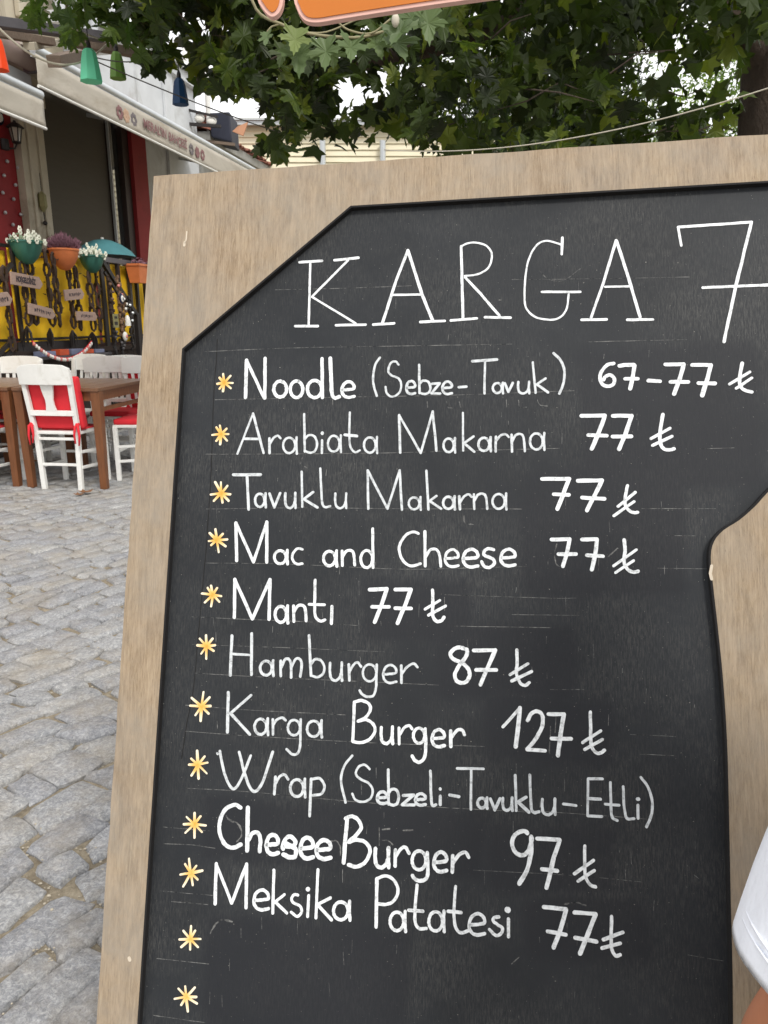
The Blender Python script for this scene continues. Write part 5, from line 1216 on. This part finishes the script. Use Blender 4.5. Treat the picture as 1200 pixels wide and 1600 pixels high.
# hanging twig with large leaves under the orange sign
tw = thing('leafy_branch', 'thin hanging branch with large pale drooping leaves just under the orange sign', 'branch', at_y(425, 30, 2.7)); b0 = Vector(tw.location)
def tp_(px, py, Y=2.7): return at_y(px, py, Y)-b0
b = MB(); b.tube(catmull([tp_(380,-60), tp_(400,14), tp_(440,38), tp_(480,52), tp_(530,58), tp_(575,56), tp_(640,30,2.8), tp_(700,-30,2.9)], 5), .0045, 6); b.tube(catmull([tp_(525,32), tp_(545,47), tp_(580,52), tp_(610,30)], 5), .003, 6); b.tube(catmull([tp_(436,38), tp_(424,42), tp_(417,50)], 4), .0025, 5); b.tube(catmull([tp_(470,50), tp_(510,50,2.75), tp_(560,30,2.8), tp_(600,22,2.8)], 5), .0025, 5); b.build('twig', M['twig'], tw, smooth=True)
big = [(463,45,.115,-6),(509,61,.125,4),(549,58,.115,-4),(614,46,.15,14),(632,34,.12,-22),(417,50,.065,3),(466,62,.15,-3),(586,55,.10,10),(668,14,.13,4),(650,10,.12,-20),(520,72,.11,0),(600,40,.11,20),(571,66,.12,-12),(478,80,.12,8),(688,20,.12,16),(445,70,.1,-10)]
for k, (px, py, s_, dx) in enumerate(big):
    mb = MB(); tv = []; pos = tp_(px, py, 2.66+.02*(k % 4)+(.12 if k > 9 else 0)); d = Vector((math.sin(R(dx)), rng.uniform(-.2,.2), -1))
    y = d.normalized(); x = Vector((1, rng.uniform(-.5,.5), 0)); x = (x-y*x.dot(y)).normalized(); z = x.cross(y); vs_ = []
    f_ = rng.uniform(.15,.5)
    for ii, (a, b_) in enumerate(LO[1]+[(0,.38)]): vs_.append(pos+(x*a*.85+y*b_+z*(-f_*abs(a)-.3*b_*b_+(.010 if ii % 2 else -.008)+rng.uniform(-.02,.02)))*s_*.8)
    n = len(LO[1]); me = bpy.data.meshes.new('leaf'); me.from_pydata([tuple(v) for v in vs_], [], [(i, (i+1) % n, n) for i in range(n)]); me.materials.append(M['leaf_near'] if k < 10 else M['leaf'])
    tint_attr(me, [.15+.5*rng.random()]*len(vs_)); o = bpy.data.objects.new('leaf', me); COL.objects.link(o); o.parent = tw
b = MB(); pp = tp_(618, 32, 2.64); b.ball(tuple(pp), .016, 8, (.8,.8,1.3)); b.tube([pp, pp+Vector((0,0,.04))], .003, 5); b.build('dry_bud', M['rope'], tw, smooth=True)
# background trees
def bg_tree(name, label, base, cells, n, mat, s0, s1, trunk_r, top):
    t = thing(name, label, 'tree', base); B = Vector(base)
    b = MB(); b.tube([(0,0,0),(.05,0,top*.5),(0,.05,top)], [trunk_r, trunk_r*.7, trunk_r*.2], 8); b.build('trunk', M['bark'], t, smooth=True)
    mb = MB(); tv = []
    for (cx, cy, cz, r, w) in cells:
        for _ in range(int(n*w)):
            d = Vector((rng.gauss(0,1), rng.gauss(0,1), rng.gauss(0,1))).normalized()*rng.random()**.4; p = Vector((cx+d.x*r, cy+d.y*r, cz+d.z*r*1.1))
            a = Vector((rng.gauss(0,1),rng.gauss(0,1),rng.gauss(0,1)-.4)).normalized(); q = a.orthogonal().normalized(); s_ = rng.uniform(s0, s1)
            mb.add([p, p+a*s_*.5+q*s_*.3, p+a*s_, p+a*s_*.5-q*s_*.3], [(0,1,2,3)]); tv += [rng.random()*.7]*4
    me = bpy.data.meshes.new('crown'); me.from_pydata(mb.v, [], mb.f); me.materials.append(mat); tint_attr(me, tv); o = bpy.data.objects.new('crown', me); COL.objects.link(o); o.parent = t; tag(o, kind='stuff')
def cells_for(base, lst, Y):
    out = []
    for px, py, r, w in lst:
        c = at_y(px, py, Y); out.append((c.x-base[0], c.y-base[1], c.z, r, w))
    return out
def bt(name, label, pxb, Y, lst, n, mat, s0, s1, tr_, top):
    bx_ = at_y(pxb, 200, Y).x; base = (bx_, Y, 0); bg_tree(name, label, base, cells_for(base, lst, Y), n, mat, s0, s1, tr_, top)
bt('evergreen_tree', 'dense dark evergreen tree behind the plane leaves, right of centre', 900, 12, [(900,120,1.2,1),(860,190,1.0,1),(940,200,.9,1),(900,40,1.1,1),(880,260,1.1,1),(960,270,1.0,1),(930,-40,1.2,1),(800,230,.9,.8),(820,140,.9,.8)], 2100, M['leaf_dark'], .07, .13, .18, 5)
bt('evergreen_tree', 'paler loose tree lit from behind between evergreen and trunk', 1080, 14, [(1060,150,1.0,.5),(1100,215,1.1,.8),(1140,150,.9,.6),(1050,225,.8,.7),(1160,230,.9,.8),(1090,290,1.2,1),(1180,80,.9,.5),(1130,60,.9,.4)], 1000, M['leaf_light'], .07, .13, .15, 4.5)
bt('evergreen_tree', 'low green tree in front of the clapboard building, left of the evergreen', 720, 13, [(700,140,.8,.6),(740,200,.9,.8),(680,90,.8,.5),(760,110,.9,.8),(770,250,.8,.8)], 900, M['leaf'], .08, .14, .12, 4)
# street continues: hedge and wall on the far right so that a step aside sees a place
hw = thing('garden_wall', 'low pale garden wall far behind the menu board', 'wall', (-1.5, 16, 0)); b = MB(); b.box((0,0,0),(14,.3,1.6)); b.build('wall', M['grey_wall'], hw); b = MB(); b.box((-.03,-.04,1.602),(14.03,.34,1.68)); b.build('coping', M['cream'], hw)

# ------------------------------------------------------------------ orange sign
os_ = thing('orange_sign', 'orange cut-out sign with pale pink edge hanging above the menu board, mostly above the picture', 'sign', at_y(458, 0, 1.9)); ob = Vector(os_.location)
def sp2(px, py): q = at_y(px, py, 1.9)-ob; return (q.x, q.z)
def round_sign(pts, k=5, closed=True):
    P = [Vector(sp2(*p)) for p in pts]; P = P+[P[0]]; return [tuple(q) for q in catmull(P, k)[:-1]]
pc1 = [(403,-6),(410,14),(420,26),(428,29),(437,23),(443,8),(444,-20),(444,-120),(438,-200),(420,-230),(402,-200),(400,-100)]
pc2 = [(460,-4),(464,14),(470,27),(480,36),(498,38),(530,33),(600,22),(680,10),(760,-1),(900,-20),(960,-30),(985,-60),(985,-180),(960,-215),(700,-190),(500,-175),(468,-160),(458,-100)]
for pts, lab in ((pc1, None), (pc2, None)):
    P = round_sign(pts, 4)
    b = MB(); b.prism(P, -.012, .012, 'y'); rim = b.build('rim', M['pink_rim'], os_)
    c = Vector((sum(p[0] for p in P)/len(P), sum(p[1] for p in P)/len(P)))
    inn = offset_poly(P, .008); inn = inn if sum(inn[i-1][0]*inn[i][1]-inn[i][0]*inn[i-1][1] for i in range(len(inn))) < 1e9 else inn
    A1 = abs(sum(P[i-1][0]*P[i][1]-P[i][0]*P[i-1][1] for i in range(len(P)))); A2_ = abs(sum(inn[i-1][0]*inn[i][1]-inn[i][0]*inn[i-1][1] for i in range(len(inn))))
    if A2_ > A1: inn = offset_poly(P, -.008)
    b = MB(); b.prism(inn, -.015, .015, 'y'); b.build('face', M['orange_face'], os_)
b = MB(); a1, a2 = sp2(380,-120), sp2(1000,-120); b.box((a1[0], .0155, a1[1]), (a2[0], .035, a1[1]+.05)); b.build('backing_bar', M['oldwood'], os_)
for px in (430, 950):
    q = sp2(px,-120); b = MB(); b.tube([(q[0], .026, q[1]), (q[0], .026, q[1]+1.4)], .004, 5); b.build('hanging_rope', M['rope'], os_)

# ------------------------------------------------------------------ dry leaves on the paving
def dry(px, py, s_, label, curl=.6):
    p = at_z(px, py, .008); o_ = MB(); vs_ = []
    for (a, b_) in LO[0]+[(0,.38)]: vs_.append((a*s_, b_*s_, (.12+curl*(a*a+(b_-.4)**2))*s_*.6))
    n = len(LO[0]); o_.add(vs_, [(i,(i+1)%n,n) for i in range(n)]); o = o_.build('dry_leaf', M['dryleaf']); o.location = p; o.rotation_euler = (0,0,rng.uniform(0,6)); md = o.modifiers.new('thick','SOLIDIFY'); md.thickness = .0015
    tag(o, label, 'leaf', 'dry leaves on the paving')
dry(128, 772, .10, 'larger curled brown leaf on the paving by the near table leg')
dry(118, 775, .07, 'smaller brown leaf just left of the curled one on the paving')
dry(60, 722, .08, 'brown leaf under the table behind the red-cushioned chair')
dry(48, 760, .05, 'small brown leaf at the foot of the left table leg')

# ------------------------------------------------------------------ person at the right edge
pe = thing('person', 'person in a white T-shirt standing at the right edge, only elbow and sleeve in view', 'person', (.494, .37, 0))
PX = Vector(pe.location)
def skin(name, verts, edges, rad, mat, root=0, sub=2):
    me = bpy.data.meshes.new(name); me.from_pydata(verts, edges, []); o = bpy.data.objects.new(name, me); COL.objects.link(o); o.parent = pe
    sk = o.modifiers.new('skin', 'SKIN')
    for v, r in zip(me.skin_vertices[0].data, rad): v.radius = (r, r) if not isinstance(r, tuple) else r
    for v in me.skin_vertices[0].data: v.use_root = False
    me.skin_vertices[0].data[root].use_root = True
    sk.use_smooth_shade = True; sb_ = o.modifiers.new('sub', 'SUBSURF'); sb_.levels = sb_.render_levels = sub
    me.materials.append(mat); return o
SHX = -.150; EX, EY, EZ = -.203, .012, .86      # left shoulder and elbow, relative to the body
bv = [(0,0,.83),(0,0,.98),(0,0,1.12),(0,.0,1.24),(0,.005,1.31),(0,.02,1.36),(0,.03,1.44),(0,.02,1.50)]
be = [(0,1),(1,2),(2,3),(3,4),(4,5),(5,6),(6,7)]; br = [(.135,.10),(.12,.09),(.14,.10),(.13,.09),(.05,.05),(.05,.05),(.078,.09),(.07,.085)]
def addc(start, pts, rs):
    p = start
    for q, r in zip(pts, rs): bv.append(q); br.append(r); be.append((p, len(bv)-1)); p = len(bv)-1
    return p
lh = addc(3, [(SHX,0,1.235),(EX+.02,.006,1.09),(EX,EY,EZ),(EX+.006,.06,.76),(EX+.03,.12,.67),(EX+.035,.14,.62)], [.05,.042,.036,.033,.024,(.036,.018)])
rh = addc(3, [(-SHX,0,1.235),(.185,.0,1.09),(.20,.0,.95),(.20,.05,.82),(.195,.09,.71),(.19,.10,.65)], [.05,.042,.036,.033,.024,(.036,.018)])
ll = addc(0, [(-.085,0,.78),(-.09,.01,.46),(-.09,-.01,.09),(-.095,.10,.045)], [.085,.055,.036,.032])
rl_ = addc(0, [(.085,0,.78),(.09,.01,.46),(.09,-.01,.09),(.095,.10,.045)], [.085,.055,.036,.032])
body = skin('body', bv, be, br, M['skin'])
for sd, hb in ((-1, Vector(bv[lh])), (1, Vector(bv[rh]))):
    for k in range(5):
        if k < 4:
            off = Vector(((k-1.5)*.017, 0, 0)); ln = (.058,.066,.062,.048)[k]; P3 = [hb+off*.7, hb+off+Vector((0,.012,-.035)), hb+off+Vector((0,.022,-.035-ln*.6)), hb+off+Vector((0,.014,-.035-ln))]
        else: P3 = [hb+Vector((-sd*.01,.01,.02)), hb+Vector((-sd*.035,.03,.0)), hb+Vector((-sd*.042,.045,-.03)), hb+Vector((-sd*.040,.05,-.05))]
        skin('finger' if k < 4 else 'thumb', [tuple(q) for q in P3], [(0,1),(1,2),(2,3)], [.009,.009,.008,.0065], M['skin'], 0, 1)
# face parts, hair (looking toward the board, +y)
for sx in (-1, 1):
    b = MB(); b.ball((sx*.03,.105,1.46), .012, 8); b.build('eye', M['pearl'], pe, smooth=True)
    b = MB(); b.ball((sx*.03,.1145,1.46), .005, 6); b.build('pupil', M['iron'], pe, smooth=True)
    b = MB(); b.ball((sx*.083,.02,1.455), .028, 8, (.35,.7,1)); b.build('ear', M['skin'], pe, smooth=True)
b = MB(); b.ball((0,.125,1.435), .014, 8, (.8,1,1.5)); b.build('nose', M['skin'], pe, smooth=True)
b = MB(); b.ball((0,.112,1.40), .02, 8, (1.2,.4,.35)); b.build('mouth', M['pinkbead'], pe, smooth=True)
b = MB(); b.ball((0,.005,1.485), .098, 14, (.95,1.05,.95)); b.ball((0,-.03,1.43), .085, 12, (.95,.9,1.1)); b.build('hair', M['hair'], pe, smooth=True)
# T-shirt: torso and two wide sleeves in one lofted cloth each
def loft(name, rings, mat, n=28, thick=.002, wr=.004):
    vs_, fs = [], []
    for i, (c, rx, ry, tilt) in enumerate(rings):
        c = Vector(c)
        for k in range(n):
            a = 2*math.pi*k/n; w = 1+wr/max(rx,.01)*noise.noise(Vector((math.cos(a)*2.2+i*.23, math.sin(a)*2.2, i*.35+c.x*9)))*2
            x, y = rx*w*math.cos(a), ry*w*math.sin(a); vs_.append(tuple(c+Vector((x, y, tilt[0]*x+tilt[1]*y))))
    for i in range(len(rings)-1): fs += [(i*n+k, i*n+(k+1)%n, (i+1)*n+(k+1)%n, (i+1)*n+k) for k in range(n)]
    b = MB(); b.add(vs_, fs); o = b.build(name, mat, pe, smooth=True, fix=True); md = o.modifiers.new('thick','SOLIDIFY'); md.thickness = thick; md.offset = 1
    sb_ = o.modifiers.new('sub','SUBSURF'); sb_.levels = sb_.render_levels = 1; return o
loft('tshirt', [((0,.01,1.315),.062,.055,(0,0)),((0,.005,1.305),.10,.075,(0,0)),((0,0,1.275),.150,.10,(0,0)),((0,0,1.20),.165,.12,(0,0)),((0,0,1.08),.168,.125,(0,0)),((0,0,.95),.165,.125,(0,0)),((0,0,.80),.175,.135,(0,0)),((0,0,.74),.178,.138,(0,0))], M['shirt'], wr=.006)
SLV = []
hemc = Vector((EX-.009, .004, .851)); top = Vector((SHX+.015, 0, 1.275))
tl = (-.75, .12)
for sd in (-1, 1):
    rings = []
    for i in range(9):
        t_ = i/8; c = top.lerp(hemc, t_); r_ = .046+.014*t_
        rings.append(((c.x*(-sd), c.y, c.z), r_*(1 if i else .7), r_*.82*(1 if i else .8), (tl[0]*t_*(-sd), tl[1]*t_)))
    loft('sleeve', rings, M['shirt'], wr=.008)
    # hem stitching as two thin raised rings
    b = MB()
    def rp(i, a):
        c, rx, ry, ti = rings[i]; x, y = (rx+.0026)*math.cos(a), (ry+.0026)*math.sin(a); return Vector((c[0]+x, c[1]+y, c[2]+ti[0]*x+ti[1]*y))
    for up in (.40, .52):
        pts = []
        for k in range(36):
            a = 2*math.pi*k/36; pts.append(rp(-1, a).lerp(rp(-2, a), up))
        b.tube(pts, .0009, 5, closed=True)
    b.build('hem_stitching', M['shirt'], pe, smooth=True)
loft('shorts', [((0,0,.90),.148,.112,(0,0)),((0,0,.80),.162,.125,(0,0)),((0,0,.73),.17,.13,(0,0))], M['shorts'])
for sd in (-1, 1):
    loft('shorts_leg', [((sd*.085,0,.77),.088,.11,(0,0)),((sd*.088,0,.62),.088,.10,(0,0)),((sd*.09,0,.50),.085,.095,(0,0))], M['shorts'])
    b = MB(); b.lathe([(.04,0),(.048,.012),(.045,.05),(.036,.075)], 14, (sd*.094,.045,.002), .95, 2.3); b.build('shoe', M['shoe'], pe, smooth='auto')
